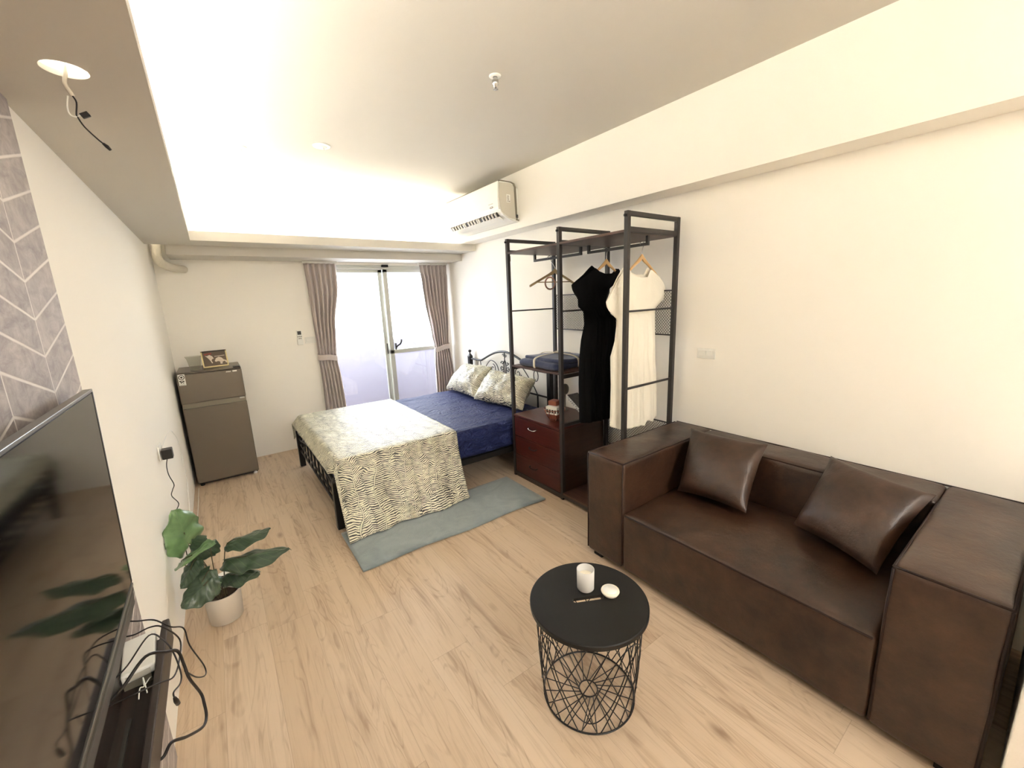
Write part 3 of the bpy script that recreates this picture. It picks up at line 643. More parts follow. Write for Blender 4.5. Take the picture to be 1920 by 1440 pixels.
# ------------------------------------------------------------------ television
tv = thing('television', (XL, 1.0, 1.07), 'large black flat television mounted on the chevron tiled left wall', 'television')
TY0, TY1 = .47, 1.505
def tvbox(x0, x1, y0, y1, z0, z1):   # tilts forward slightly
    m_ = MB(); k = lambda z: .018*((z-.78)/.57)-.018
    vs = [(x+k(z), y, z) for x in (x0, x1) for y in (y0, y1) for z in (z0, z1)]
    return m_.add(vs, [(0,1,3,2), (4,6,7,5), (0,4,5,1), (2,3,7,6), (0,2,6,4), (1,5,7,3)])
TX = -.279
tvbox(TX-.016, TX-.002, TY0+.004, TY1-.004, .787, 1.357).build('screen_panel', m_matblack, tv)
tvbox(TX-.002, TX-.0005, TY0+.006, TY1-.014, .800, 1.350).build('screen', m_screen, tv)
fb = tvbox(TX-.018, TX, TY0, TY1, 1.352, 1.360); fb.build('top_edge', m_bezel, tv, bevel=.0015)
tvbox(TX-.020, TX+.001, TY0, TY1, .782, .790).build('bottom_edge', m_bezel, tv, bevel=.001)
tvbox(TX-.020, TX-.001, TY0, TY1, .766, .782).build('chin_strip', m_darkgrey, tv, bevel=.001)
tvbox(TX-.020, TX-.002, TY0, TY1, .726, .766).build('chin', m_chin, tv, bevel=.005)
tvbox(TX-.018, TX, TY1-.010, TY1, .796, 1.352).build('side_edge', m_matblack, tv)
tvbox(TX-.018, TX, TY0, TY0+.010, .796, 1.352).build('side_edge', m_matblack, tv)
tvbox(TX-.030, TX-.016, TY0+.10, TY1-.08, .81, 1.15).build('back_housing', m_darkgrey, tv, bevel=.006)
MB().box(XL+.0095, TX-.036, .9, 1.2, .9, 1.2).build('wall_bracket', m_darkgrey, tv)
# shelf under the TV
sh = thing('wall_shelf', (XL, .9, .62), 'long dark brown wall shelf with a raised front edge under the television', 'shelf')
MB().box(XL+.009, -.237, -.2, 1.478, .585, .600).build('shelf_board', m_shelf, sh, bevel=.002)
MB().box(-.252, -.235, -.2, 1.480, .585, .655).build('front_edge', m_shelf, sh, bevel=.003)
MB().box(XL+.0092, XL+.016, -.2, 1.29, .600, .770).build('back_panel', m_shelf, sh)
MB().box(XL+.035, XL+.043, -.2, 1.20, .600, .606).build('cable_groove', m_darkgrey, sh)
rt = thing('set_top_box', (-.29, 1.37, .60), 'white set top box lying at the far end of the wall shelf', 'set top box')
MB().obox((-.293, 1.375, .640), (.034, .004, 0), (-.006, .075, 0), (0, 0, .013)).build('box_body', m_white, rt, bevel=.004)
MB().obox((-.288, 1.297, .640), (.024, .002, 0), (0, .001, 0), (0, 0, .007)).build('box_face', m_acside, rt)
MB().obox((-.295, 1.37, .6135), (.028, 0, 0), (0, .06, 0), (0, 0, .0135)).build('box_base', m_grey, rt)
def cable(name, pts, r, label, cat='cable', m_=None):
    return tag(MB().tube(smoothpath(pts, 6), r).build(name, m_ or m_cable), label, cat, 'cables at the wall shelf')
cable('power_cable', [(-.318, 1.13, .710), (-.290, 1.17, .714), (-.250, 1.215, .738), (-.22, 1.25, .705), (-.2, 1.263, .685), (-.195, 1.268, .636), (-.19, 1.262, .594), (-.18, 1.300, .505), (-.175, 1.278, .488), (-.175, 1.268, .455), (-.18, 1.221, .468), (-.2, 1.140, .535), (-.22, 1.095, .58), (-.236, 1.07, .575), (-.27, 1.08, .572)], .0036, 'thick black power cable looping over the shelf edge and back under it')
cable('signal_cable', [(-.318, 1.45, .710), (-.29, 1.42, .716), (-.245, 1.355, .740), (-.218, 1.36, .700), (-.2, 1.415, .645), (-.195, 1.412, .585), (-.182, 1.475, .455), (-.180, 1.445, .443), (-.19, 1.365, .51), (-.2, 1.292, .60)], .0019, 'thin black cable hanging in the widest loop off the shelf end')
cable('signal_cable', [(-.318, 1.38, .710), (-.29, 1.36, .716), (-.25, 1.325, .742), (-.225, 1.315, .735), (-.207, 1.37, .645), (-.205, 1.29, .64), (-.21, 1.213, .655), (-.226, 1.165, .69), (-.25, 1.145, .705), (-.315, 1.140, .705)], .0019, 'thin black cable curling over the shelf edge and back behind the television')
pc = thing('plug_cable', (-.205, 1.16, .62), 'thin black cable ending in a dangling black plug below the shelf edge', 'cable', 'cables at the wall shelf')
MB().tube(smoothpath([(-.318, 1.21, .710), (-.29, 1.24, .716), (-.25, 1.290, .742), (-.226, 1.287, .718), (-.21, 1.272, .68), (-.2, 1.24, .638), (-.2, 1.205, .635), (-.205, 1.145, .665), (-.205, 1.140, .652)], 6), .0018).build('cord', m_cable, pc)
MB().tube([(-.205, 1.140, .654), (-.205, 1.150, .635), (-.205, 1.160, .618)], .005, rr=[.003, .0055, .005]).build('plug', m_cable, pc)
MB().tube([(-.205, 1.160, .618), (-.205, 1.166, .609)], .001).build('pin', m_steel, pc)
bw = MB(); bw.tube(smoothpath([(-.262, 1.21, .645), (-.27, 1.245, .665), (-.268, 1.225, .655), (-.27, 1.20, .672), (-.272, 1.18, .66)]), .0013); bw.tube(smoothpath([(-.268, 1.23, .652), (-.262, 1.26, .645), (-.262, 1.28, .632)]), .0013)
tag(bw.build('bare_wires', m_white), 'few thin bare white wires tangled inside the wall shelf', 'wire')

# ------------------------------------------------------------------ bed
bed = thing('bed_frame', (1.5, 3.62, 0), 'black metal bed frame with scrolled headboard', 'bed')
BY0, BY1 = 2.875, 4.375; yc = 3.625
def post(x, y, h, w, fin):
    o = MB(); o.box(x-w, x+w, y-w, y+w, .0, h)
    o.add([(x+sx*w, y+sy*w, h) for sx, sy in ((-1, -1), (1, -1), (1, 1), (-1, 1))]+[(x+sx*w*.35, y+sy*w*.35, h+.03) for sx, sy in ((-1, -1), (1, -1), (1, 1), (-1, 1))], [(0, 1, 5, 4), (1, 2, 6, 5), (2, 3, 7, 6), (3, 0, 4, 7), (4, 5, 6, 7)])
    po_ = o.build('post', m_black, bed, bevel=.003)
    if fin: f_ = MB().lathe((x, y, h+.025), [(.008, 0), (.008, .018), (.016, .024), (.021, .034), (.019, .044), (.008, .052)], 16).build('finial', m_black, None); f_.parent = po_
for y in (BY0+.01, BY1-.01): post(2.505, y, .875, .024, True)
for y in (BY0+.015, BY1-.01): post(.527, y, .355, .024, False)
def arch(y0, y1, z0, z1, x, n=24, flat=.16):
    pts = []
    L_ = y1-y0
    for i in range(n+1):
        t = i/n; y = y0+L_*t; d = min(t, 1-t)
        if d < flat: z = z0
        else: z = z0+(z1-z0)*math.sin(PI/2*min(1, (d-flat)/(.5-flat)))**1.1
        pts.append((x, y, z))
    return pts
hb = MB(); hb.tube(arch(BY0+.03, BY1-.03, .845, .985, 2.505, 60), .012); hb.build('head_arch', m_black, bed)
hb = MB(); hb.tube([(2.505, BY0+.02, .60), (2.505, BY1-.02, .60)], .009); hb.tube([(2.505, BY0+.02, .42), (2.505, BY1-.02, .42)], .012)
hb.tube([(2.505, BY0+.20, .42), (2.505, BY0+.20, .60)], .008); hb.tube([(2.505, BY1-.20, .42), (2.505, BY1-.20, .60)], .008)
hb.build('head_rail', m_black, bed)
def spiral(cy, cz, r0_, turns, a0, sg, n=26):
    out = []
    for i in range(n+1):
        t = i/n; a = a0+sg*turns*2*PI*t; r = r0_*(1-.72*t); out.append((2.505, cy+r*math.cos(a), cz+r*math.sin(a)))
    return out
for sg in (-1, 1):
    scr = MB()
    c1 = yc+sg*.155
    scr.tube([(2.505, yc+sg*.55, .60)]+smoothpath([(2.505, yc+sg*.50, .67), (2.505, yc+sg*.33, .835), (2.505, yc+sg*.25, .865), (2.505, yc+sg*.16, .83), (2.505, yc+sg*.12, .74), (2.505, yc+sg*.14, .66), (2.505, yc+sg*.10, .60)]), .005, n=6)
    scr.tube(spiral(yc+sg*.235, .775, .055, 1.15, PI/2 if sg > 0 else PI/2, sg), .0045, n=6)
    scr.tube(smoothpath([(2.505, yc+sg*.29, .77), (2.505, yc+sg*.28, .70), (2.505, yc+sg*.22, .64), (2.505, yc+sg*.2, .60)]), .0045, n=6)
    scr.tube([(2.505, yc+sg*.53+.034*math.cos(2*PI*k/20), .790+.055*math.sin(2*PI*k/20)) for k in range(20)], .0045, n=6, closed=True)
    scr.build('scroll', m_black, bed)
orn = MB(); orn.tube([(2.505, yc, .985), (2.505, yc, .60)], .006)
for sg in (-1, 1):
    orn.tube(smoothpath([(2.505, yc, .90), (2.505, yc+sg*.022, .86), (2.505, yc+sg*.028, .80), (2.505, yc+sg*.022, .74), (2.505, yc, .70)]), .005, n=6)
    for cz, r in ((.86, .024), (.74, .024), (.945, .018), (.655, .018)):
        orn.tube([(2.505, yc+sg*(.045 if r > .02 else .022)+p[1]*1.0, p[2]) for p in spiral(0, cz, r, .9, 0, sg)], .0045, n=6)
    orn.tube(smoothpath([(2.505, yc+sg*.028, .80), (2.505, yc+sg*.06, .82), (2.505, yc+sg*.08, .80), (2.505, yc+sg*.06, .775), (2.505, yc+sg*.028, .80)]), .0045, n=6)
    for z in (.86, .80, .74): orn.lathe((2.505, yc+sg*.072, z-.008), [(.002, 0), (.008, .008), (.002, .016)], 10)
orn.build('centre_ornament', m_black, bed)
ft = MB(); ft.tube(arch(BY0+.03, BY1-.03, .345, .452, .527, 40, .05), .014); ft.build('foot_arch', m_black, bed)
ft = MB(); ft.tube(arch(BY0+.03, BY1-.03, .285, .36, .527, 30, .05), .009)
ft.tube([(.527, BY0+.03, .16), (.527, BY1-.03, .16)], .010); ft.tube([(.527, BY0+.03, .225), (.527, BY1-.03, .225)], .008)
for k in range(9): 
    y = BY0+.15+k*.15; ft.tube([(.527, y, .16), (.527, y, .34)], .007)
ft.build('foot_grille', m_black, bed)
for y in (BY0+.015, BY1-.015): MB().box(.54, 2.50, y-.012, y+.012, .19, .24).build('side_rail', m_black, bed, bevel=.003)
MB().box(.56, 2.48, BY0+.03, BY1-.03, .225, .243).build('slats', m_black, bed)
for y in (BY0+.3, BY1-.3): MB().box(1.48, 1.52, y-.02, y+.02, 0, .225).build('middle_leg', m_black, bed)
# mattress
mt = thing('mattress', (1.52, 3.62, .245), 'double mattress in a wrinkled navy blue fitted sheet on the bed', 'mattress')
def ridged(p): return sum((1-abs(noise.noise(Vector((p[0]*2.2*f_, p[1]*5.0*f_, p[2]*4*f_))))*2.2)**2/f_ for f_ in (1.0, 2.1, 4.3))
ms = soft_box(.565, 2.475, BY0-.002, BY1-.01, .246, .50, .045, (0, 0, .006, .006, 0, .006), 84, .004, 3)
ms.v = [(p[0], p[1]-(.012*ridged(p) if p[1] < BY0+.02 else 0), p[2]+(.0075*(ridged(p)-1.1) if p[2] > .46 and p[1] > BY0+.03 else 0)) for p in ms.v]
ms.build('fitted_sheet', m_sheet, mt)
# blanket runner
MX0, MX1 = .565, 1.475
def blanket(u, v):
    # s along bed (foot overhang to head edge), t across (window side to near side hem)
    s = -.125+u*(MX1-MX0+.125); t = v*2.22
    far = .16; top = 1.50; near_start = far+top
    z = .512; x = MX0+s; y = BY1-(t-far)
    fo = max(0, -s)
    if fo > 0:
        x = MX0-.012-.55*fo; z -= .62*fo
    dn = 0
    if t < far:
        y = BY1+.012; z -= (far-t); y += .02*(far-t)
    elif t > near_start:
        b = t-near_start; dn = b; B = 2.22-near_start; q = b/B
        y = BY0-.014-.235*q**1.4-.015*math.sin(x*11+1.0)*q-.006*math.sin(x*27)*q
        zz = .512-b*.885
        if fo > 0: x = MX0-.02-.25*fo*(1-q)-.03*q; y -= .02
        z = min(z, zz); z = max(.026+.004*math.sin(x*30), z) if u < .9 else max(.03, z)
    edge = math.exp(-((t-near_start)/.03)**2)
    z -= .006*edge
    x -= .10*dn*max(0, (x-.9)/.6)*.75
    z += .004*noise.noise(Vector((x*8, y*8, 1)))
    y += .006*noise.noise(Vector((x*7, z*7, 5)))*min(1, dn*6)
    return (x, y, z)
bl = MB().grid(blanket, 90, 150, uvfn=lambda u, v: (u*1.03, v*2.22)).build('blanket', m_palm, solid=.004)
tag(bl, 'cream and black palm leaf print blanket draped over the foot of the bed', 'blanket')
# pillows
p1 = cushion_mb((2.40, 4.30, .80), (2.36, 3.66, .84), (2.13, 3.66, .53), (2.15, 4.36, .52), .23, 34, .09, .022, (.68, .48), .42, 1).build('pillow', m_palm)
tag(p1, 'palm print pillow on the window side of the bed, partly behind the other', 'pillow', 'palm print pillows')
p2 = cushion_mb((2.38, 3.72, .80), (2.40, 2.96, .79), (2.20, 2.93, .53), (2.10, 3.64, .53), .23, 34, .09, .022, (.68, .48), .42, 5).build('pillow', m_palm)
tag(p2, 'palm print pillow nearer the clothes rack, overlapping the other pillow', 'pillow', 'palm print pillows')
# rug
def rugf(u, v):
    x = .503+1.39*u; y = 2.29+(.50+.06*u*0)*v+(-.02*u)*(1-v); y += .006*math.sin(x*9)*(1-v)
    return (x, y-.0*u, .011+.003*math.sin(x*8+.5)*max(0, 1-v*5))
rg = MB().grid(rugf, 60, 16).build('bedside_rug', m_rug, solid=.012); tag(rg, 'long grey blue bedside rug on the oak floor under the blanket hem', 'rug')

# ------------------------------------------------------------------ clothes rack
rk = thing('clothes_rack', (2.26, 2.2, 0), 'black metal open clothes rack with wooden shelves between bed and sofa', 'clothes rack')
KX0, KX1, KZ = 2.010, 2.500, 2.010; KY = (2.80, 2.19, 1.615); w = .0135
for i, y in enumerate(KY):
    for x in (KX0, KX1): MB().box(x-w, x+w, y-w, y+w, 0, KZ).build('upright', m_rack, rk, bevel=.0015)
    r_ = MB(); r_.box(KX0, KX1, y-w*.8, y+w*.8, KZ-.026, KZ); r_.build('top_rail', m_rack, rk, bevel=.0015)
    r_ = MB(); r_.box(KX0, KX1, y-w*.8, y+w*.8, 1.895, 1.925); r_.build('shelf_rail', m_rack, rk, bevel=.0015)
    MB().box(KX0, KX1, y-w*.7, y+w*.7, .02, .045).build('base_rail', m_rack, rk)
    MB().tube([(KX0, y, 1.443), (KX1, y, 1.443)], .006).build('side_rod', m_rack, rk)
    if i == 2: MB().tube([(KX0, y, .967), (KX1, y, .967)], .008).build('side_rod', m_rack, rk)
    if i < 2: MB().box(KX0, KX1, y-w*.8, y+w*.8, .955, .982).build('shelf_rail', m_rack, rk)
    if i == 1: MB().box(KX0, KX1, y-w*.8, y+w*.8, .585, .610).build('shelf_rail', m_rack, rk)
    MB().tube([(KX0-w, y, 1.985), (KX0-w-.012, y+.002, 1.985)], .008, n=10).build('bolt', m_matblack, rk)
    for z in (.87, 1.86): MB().box(KX0-.002+w, KX0+w+.008, y-.006, y+.006, z-.02, z+.02).build('bracket', m_rack, rk)
for a, b in ((KY[1], KY[0]), (KY[2], KY[1])):
    MB().box(KX0-.012, KX1+.012, a+w, b-w, 1.894, 1.909).build('top_shelf', m_board, rk, bevel=.001)
    l_, h_ = a+.035, b-.028
    ub = MB(); ub.box(2.251, 2.269, l_, h_, 1.836, 1.854); ub.box(2.251, 2.269, l_, l_+.018, 1.854, 1.894); ub.box(2.251, 2.269, h_-.018, h_, 1.854, 1.894)
    ub.build('hanging_bar', m_rack, rk, bevel=.001)
    for x in (KX0, KX1): MB().box(x-w, x+w, a, b, .02, .045).build('base_rail', m_rack, rk)
MB().box(KX0-.012, KX1+.012, KY[1]+w, KY[0]-w, .982, .997).build('middle_shelf', m_board, rk, bevel=.001)
MB().box(KX0-.012, KX1+.012, KY[2]+w, KY[1]-w, .045, .060).build('bottom_shelf', m_board, rk, bevel=.001)
def mesh_panel(y0, y1, z0, z1, x):
    m_ = MB(); r = .0016; cw, ch = .0190, .038
    for y in (y0, y1): m_.tube([(x, y, z0), (x, y, z1)], .004, n=6)
    for z in (z0, z1): m_.tube([(x, y0, z), (x, y1, z)], .005, n=6)
    ny = int((y1-y0)/cw); nz = int((z1-z0)/ch); cw = (y1-y0)/ny; ch = (z1-z0)/nz
    # each strand zigzags; neighbouring strands meet at the bonds
    for i in range(ny):
        for sg in (0, 1):
            pts = []
            for k in range(nz*2+1):
                z = z0+k*ch/2; off = (k % 2) if sg == 0 else 1-(k % 2)
                pts.append((x, y0+i*cw+off*cw, z))
            vs = []; fs = []
            for p in pts: vs += [(p[0]-r, p[1]-r*.9, p[2]), (p[0]+r, p[1]+r*.9, p[2])]
            vs2 = [(v[0]*1, v[1]+.0028, v[2]) for v in vs]
            q = len(vs)
            for k in range(len(pts)-1): fs += [(2*k, 2*k+1, 2*k+3, 2*k+2)]
            ribbon = MB()
            vs = []; fs = []
            for p in pts: vs += [(x-.0008, p[1]-.0013, p[2]), (x-.0008, p[1]+.0013, p[2]), (x+.0008, p[1]+.0013, p[2]), (x+.0008, p[1]-.0013, p[2])]
            for k in range(len(pts)-1):
                for c in range(4): fs.append((4*k+c, 4*k+(c+1) % 4, 4*k+4+(c+1) % 4, 4*k+4+c))
            m_.add(vs, fs)
    m_.build('mesh_panel', m_rack, rk)
for a, b in ((KY[1]+.012, KY[0]-.012), (KY[2]+.012, KY[1]-.012)): mesh_panel(a, b, 1.262, 1.558, 2.508)
mesh_panel(KY[2]+.012, KY[1]-.012, .345, .642, 2.508)

# drawer cabinet in the rack
cb = thing('drawer_cabinet', (2.25, 2.5, 0), 'mahogany brown cabinet with three drawers standing in the clothes rack', 'cabinet')
CX0, CX1, CY0, CY1 = 2.0, 2.484, 2.206, 2.784
MB().box(CX0+.018, CX1, CY0, CY1, .022, .552).build('cabinet_body', m_cabside, cb, bevel=.002)
MB().box(CX0-.004, CX1, CY0-.0, CY1+.0, .552, .570).build('cabinet_top', m_cab, cb, bevel=.003)
zz = [.045, .213, .381, .549]
for k in range(3):
    d = MB().box(CX0, CX0+.02, CY0+.003, CY1-.003, zz[k]+.002, zz[k+1]-.003).build('drawer', m_cab, cb, bevel=.002)
    hz = zz[k+1]-.062; hy_ = 2.53
    hd = MB().tube(smoothpath([(CX0, hy_+.045, hz+.004), (CX0-.014, hy_+.042, hz), (CX0-.020, hy_+.02, hz-.006), (CX0-.020, hy_-.02, hz-.006), (CX0-.014, hy_-.042, hz), (CX0, hy_-.045, hz+.004)]), .004).build('handle', m_steel if k == 2 else m_matblack, None); hd.parent = d
MB().box(CX0+.004, CX1, CY0+.003, CY1-.003, 0.0, .045).build('plinth', m_cabside, cb)

# folded blue blanket on the middle shelf
fbk = thing('folded_blanket', (2.28, 2.47, .997), 'folded navy blue cloth tied with a cream band on the middle shelf', 'folded blanket')
def fold(u, v):
    pass
soft_box(2.02, 2.40, 2.27, 2.72, .999, 1.052, .024, (.0, 0, 0, 0, 0, .012), 22, .010, 11).build('cloth_layer', m_bluefold, fbk)
soft_box(2.06, 2.42, 2.26, 2.70, 1.045, 1.078, .015, (0, 0, 0, 0, 0, .010), 22, .012, 21).build('cloth_layer', m_bluefold, fbk)
def band(y, x0, x1, dz, tilt=0.0):
    ppts = [(x0, y, 1.001), (x0-.004, y, 1.035), (x0+.02, y, 1.078+dz), ((x0+x1)/2, y+tilt, 1.094+dz), (x1-.02, y+tilt*1.6, 1.082+dz), (x1, y+tilt*2, 1.04)]
    P_ = smoothpath(ppts, 5); vs = []; fs = []
    for i, p in enumerate(P_): vs += [(p.x, p.y-.011, p.z), (p.x, p.y+.011, p.z)]
    for i in range(len(P_)-1): fs.append((2*i, 2*i+1, 2*i+3, 2*i+2))
    MB().add(vs, fs, True).build('tie_band', m_belt, fbk, solid=.003)
band(2.50, 2.012, 2.41, .004)
ppts = smoothpath([(2.25, 2.25, 1.01), (2.25, 2.252, 1.06), (2.25, 2.30, 1.09), (2.25, 2.48, 1.098), (2.25, 2.66, 1.09), (2.25, 2.728, 1.05)], 5); vs = []; fs = []
for p in ppts: vs += [(p.x-.011, p.y, p.z), (p.x+.011, p.y, p.z)]
for i in range(len(ppts)-1): fs.append((2*i, 2*i+1, 2*i+3, 2*i+2))
MB().add(vs, fs, True).build('tie_band', m_belt, fbk, solid=.003)
MB().obox((2.25, 2.49, 1.104), (.028, .012, 0), (-.01, .02, 0), (0, 0, .007)).build('knot', m_belt, fbk, bevel=.005)

# things on the cabinet top
CZ = .570
bs = thing('wire_basket', (2.13, 2.41, CZ), 'copper wire basket on the cabinet holding a white toy house', 'basket')
bm_ = MB(); cx_, cy_ = 2.13, 2.405
for z, r in ((.092, .085), (.002, .04)): bm_.tube([(cx_+r*math.cos(2*PI*k/32), cy_+r*math.sin(2*PI*k/32), CZ+z+.003) for k in range(32)], .003, n=6, closed=True)
for k in range(12):
    a = 2*PI*k/12; b = a+.5
    for e_ in (a+.35, a-.35): bm_.tube([(cx_+.04*math.cos(a), cy_+.04*math.sin(a), CZ+.004), (cx_+.066*math.cos((a+e_)/2), cy_+.066*math.sin((a+e_)/2), CZ+.045), (cx_+.085*math.cos(e_), cy_+.085*math.sin(e_), CZ+.094)], .0018, n=5)
bm_.build('wire_cage', m_copper, bs)
hs = thing('toy_house', (2.13, 2.405, CZ+.01), 'small white box house with dark arched windows inside the wire basket', 'ornament')
MB().obox((2.125, 2.405, CZ+.088), (.042, .012, 0), (-.014, .050, 0), (0, 0, .032)).build('house_body', m_white, hs, bevel=.002)
ar = MB()
for k in range(4):
    c0 = Vector((2.125, 2.405, CZ+.083))+Vector((-.0425, -.012, 0))*1.01+Vector((-.014, .050, 0))*(-.72+.48*k)
    ar.obox(c0, (.0008, 0, 0), (-.002, .0075, 0), (0, 0, .013)); 
for k in range(3):
    c0 = Vector((2.125, 2.405, CZ+.083))+Vector((.014, -.050, 0))*1.01+Vector((.042, .012, 0))*(-.62+.62*k)
    ar.obox(c0, (.0075, .002, 0), (0, .0008, 0), (0, 0, .013))
ar.build('arched_window', m_darkgrey, hs)
MB().obox((2.128, 2.405, CZ+.034), (.028, .01, 0), (-.01, .030, 0), (0, 0, .022)).build('house_base', m_brownbox, hs, bevel=.002)
bx = MB().obox((2.150, 2.425, CZ+.139), (.036, .010, 0), (-.010, .036, 0), (0, 0, .0185)).build('brown_box', m_brownbox, bevel=.002)
tag(bx, 'small reddish brown box on top of the white toy house', 'box')
bk = thing('book', (2.42, 2.32, CZ), 'grey marbled book leaning at a slant, white page edge with dark marks', 'book')
m_marble = mat('marbled_cover', srgb(80, 80, 78), .5, var=.7, vscale=40)
bt_, bb_ = Vector((2.36, 2.505, .712)), Vector((2.36, 2.316, .590)); bd = (bb_-bt_).normalized(); bx_ = Vector((1, 0, 0)); bn = bx_.cross(bd).normalized()
if bn.z < 0: bn = -bn
L2 = (bb_-bt_).length; cen = (bt_+bb_)/2+bx_*.060-bn*.004
MB().obox(cen, bd*L2/2, bx_*.060, bn*.0135).build('page_block', m_white, bk, bevel=.001)
MB().obox(cen+bn*.0150+bx_*.002, bd*(L2/2+.001), bx_*.060, bn*.0016).build('cover', m_marble, bk)
mk = MB()
for k in range(9):
    for j in range(2):
        if (k*7+j*3) % 5 != 0:
            mk.obox(cen-bx_*.0604+bd*(-.095+k*.021+j*.008)+bn*(-.005+.010*j), bd*.0048*(1 if k % 2 else .7), bx_*.0006, bn*.0030)
mk.build('edge_marks', m_darkgrey, bk)
og = thing('round_ornament', (2.40, 2.575, CZ), 'olive grey round cup shaped ornament on a stem behind the leaning book', 'ornament')
oc = Vector((2.40, 2.575, CZ+.185)); od = Vector((.85, -.45, -.12)).normalized(); oa = od.cross(Vector((0, 0, 1))).normalized(); ob = od.cross(oa)
cup = MB()
def of(u, v):
    a = u*2*PI; pr = [(0, .045), (.2, .046), (.6, .048), (.85, .044), (1.0, .030)]; 
    r = interp([(b, 1-a_) for a_, b in pr], 1-v); d = -.030+.06*v
    return oc+od*d+r*(math.cos(a)*oa+math.sin(a)*ob)
cup.grid(of, 36, 10, closed_u=True); cup.add([of(k/36, 1) for k in range(36)], [tuple(range(36))]); cup.add([of(k/36, 0) for k in range(36)], [tuple(range(36))])
cup.build('cup_head', m_olive, og)
MB().lathe((2.40, 2.575, CZ), [(.032, 0), (.032, .006), (.010, .012), (.008, .09), (.012, .15)], 20).build('stem', m_olive, og)

# ------------------------------------------------------------------ hangers and clothes
def hanger(cx, cy, zt_, rot, width, mat_, label, hookpt, ring=False, drop=.095):
    t = thing('clothes_hanger', (hookpt[0], hookpt[1], 1.87), label, 'hanger', 'hangers on the rack bars')
    ca, sa = math.cos(rot), math.sin(rot)
    w_ = lambda a, z, d=0: Vector((cx+a*ca-d*sa, cy+a*sa+d*ca, z))
    # wooden arms: flat tapering bow
    mb = MB()
    def top(s): return zt_-drop*(1-math.exp(-(abs(s)*2.0)**1.5*1.1)) if abs(s) < .02 else zt_-.012-(drop-.012)*(abs(s)**1.15)
    N_ = 28; vs = []; fs = []
    for i in range(N_+1):
        s = -1+2*i/N_; z = zt_-drop*abs(s)**1.12-.018*(1-math.exp(-abs(s)*8)); hgt = .016+.016*math.exp(-(s/.22)**2) ; dep = (.0075*(1-.25*abs(s))+.004*abs(s)) if ring else .0055
        bend = .018*s*s if ring else 0.0
        for dz, dd in ((0, -1), (0, 1), (-1, 1), (-1, -1)): vs.append(w_(s*width/2, z+dz*hgt*(1 if dz else 0), dd*dep+bend))
    for i in range(N_):
        for c in range(4): fs.append((4*i+c, 4*i+(c+1) % 4, 4*i+4+(c+1) % 4, 4*i+4+c))
    fs += [(0, 3, 2, 1), (4*N_, 4*N_+1, 4*N_+2, 4*N_+3)]
    mb.add(vs, fs, True); mb.build('hanger_arms', mat_, t, bevel=.002)
    hk = Vector(hookpt); bar = 1.856
    pts = [w_(0, zt_-.005), w_(0, zt_+.012)]
    top_c = Vector((hk[0], hk[1], bar-.010)); a_dir = Vector((ca, sa, 0))
    for k in range(11):
        a = -PI*.30+PI*1.30*k/10; pts.append(top_c+a_dir*.019*math.cos(a)+Vector((0, 0, .019*math.sin(a))))
    MB().tube(smoothpath(pts, 3), .0022, n=6).build('hook', m_steel, t)
    if ring is not False:
        zb_ = zt_-drop-.005; MB().tube([w_(-width*.40, zb_+.006), w_(width*.40, zb_+.006)], .004).build('trouser_bar', m_hanger_d, t)
    return t
hanger(2.27, 2.53, 1.765, -.10, .455, m_hanger_d, 'empty olive wooden hanger with trouser bar in the left bay of the rack', (2.26, 2.58), ring=True, drop=.105)
rg_ = MB(); rc = Vector((2.215, 2.528, 1.652)); ra = Vector((1, -.1, 0)).normalized()
rg_.tube([rc+ra*.046*math.cos(2*PI*k/36)+Vector((0, 0, .046*math.sin(2*PI*k/36))) for k in range(36)], .0065, closed=True)
tag(rg_.build('scarf_ring', mat('ring_brown', srgb(150, 112, 96), .45)), 'pinkish brown ring hanging on the empty hanger bar', 'ring')
hanger(2.272, 2.0, 1.79, 0.0, .40, m_hanger, 'light wooden hanger carrying the black dress', (2.26, 1.995), drop=.135)
hanger(2.262, 1.700, 1.79, 0.0, .395, m_hanger, 'light wooden hanger carrying the white dress', (2.26, 1.700), drop=.135)

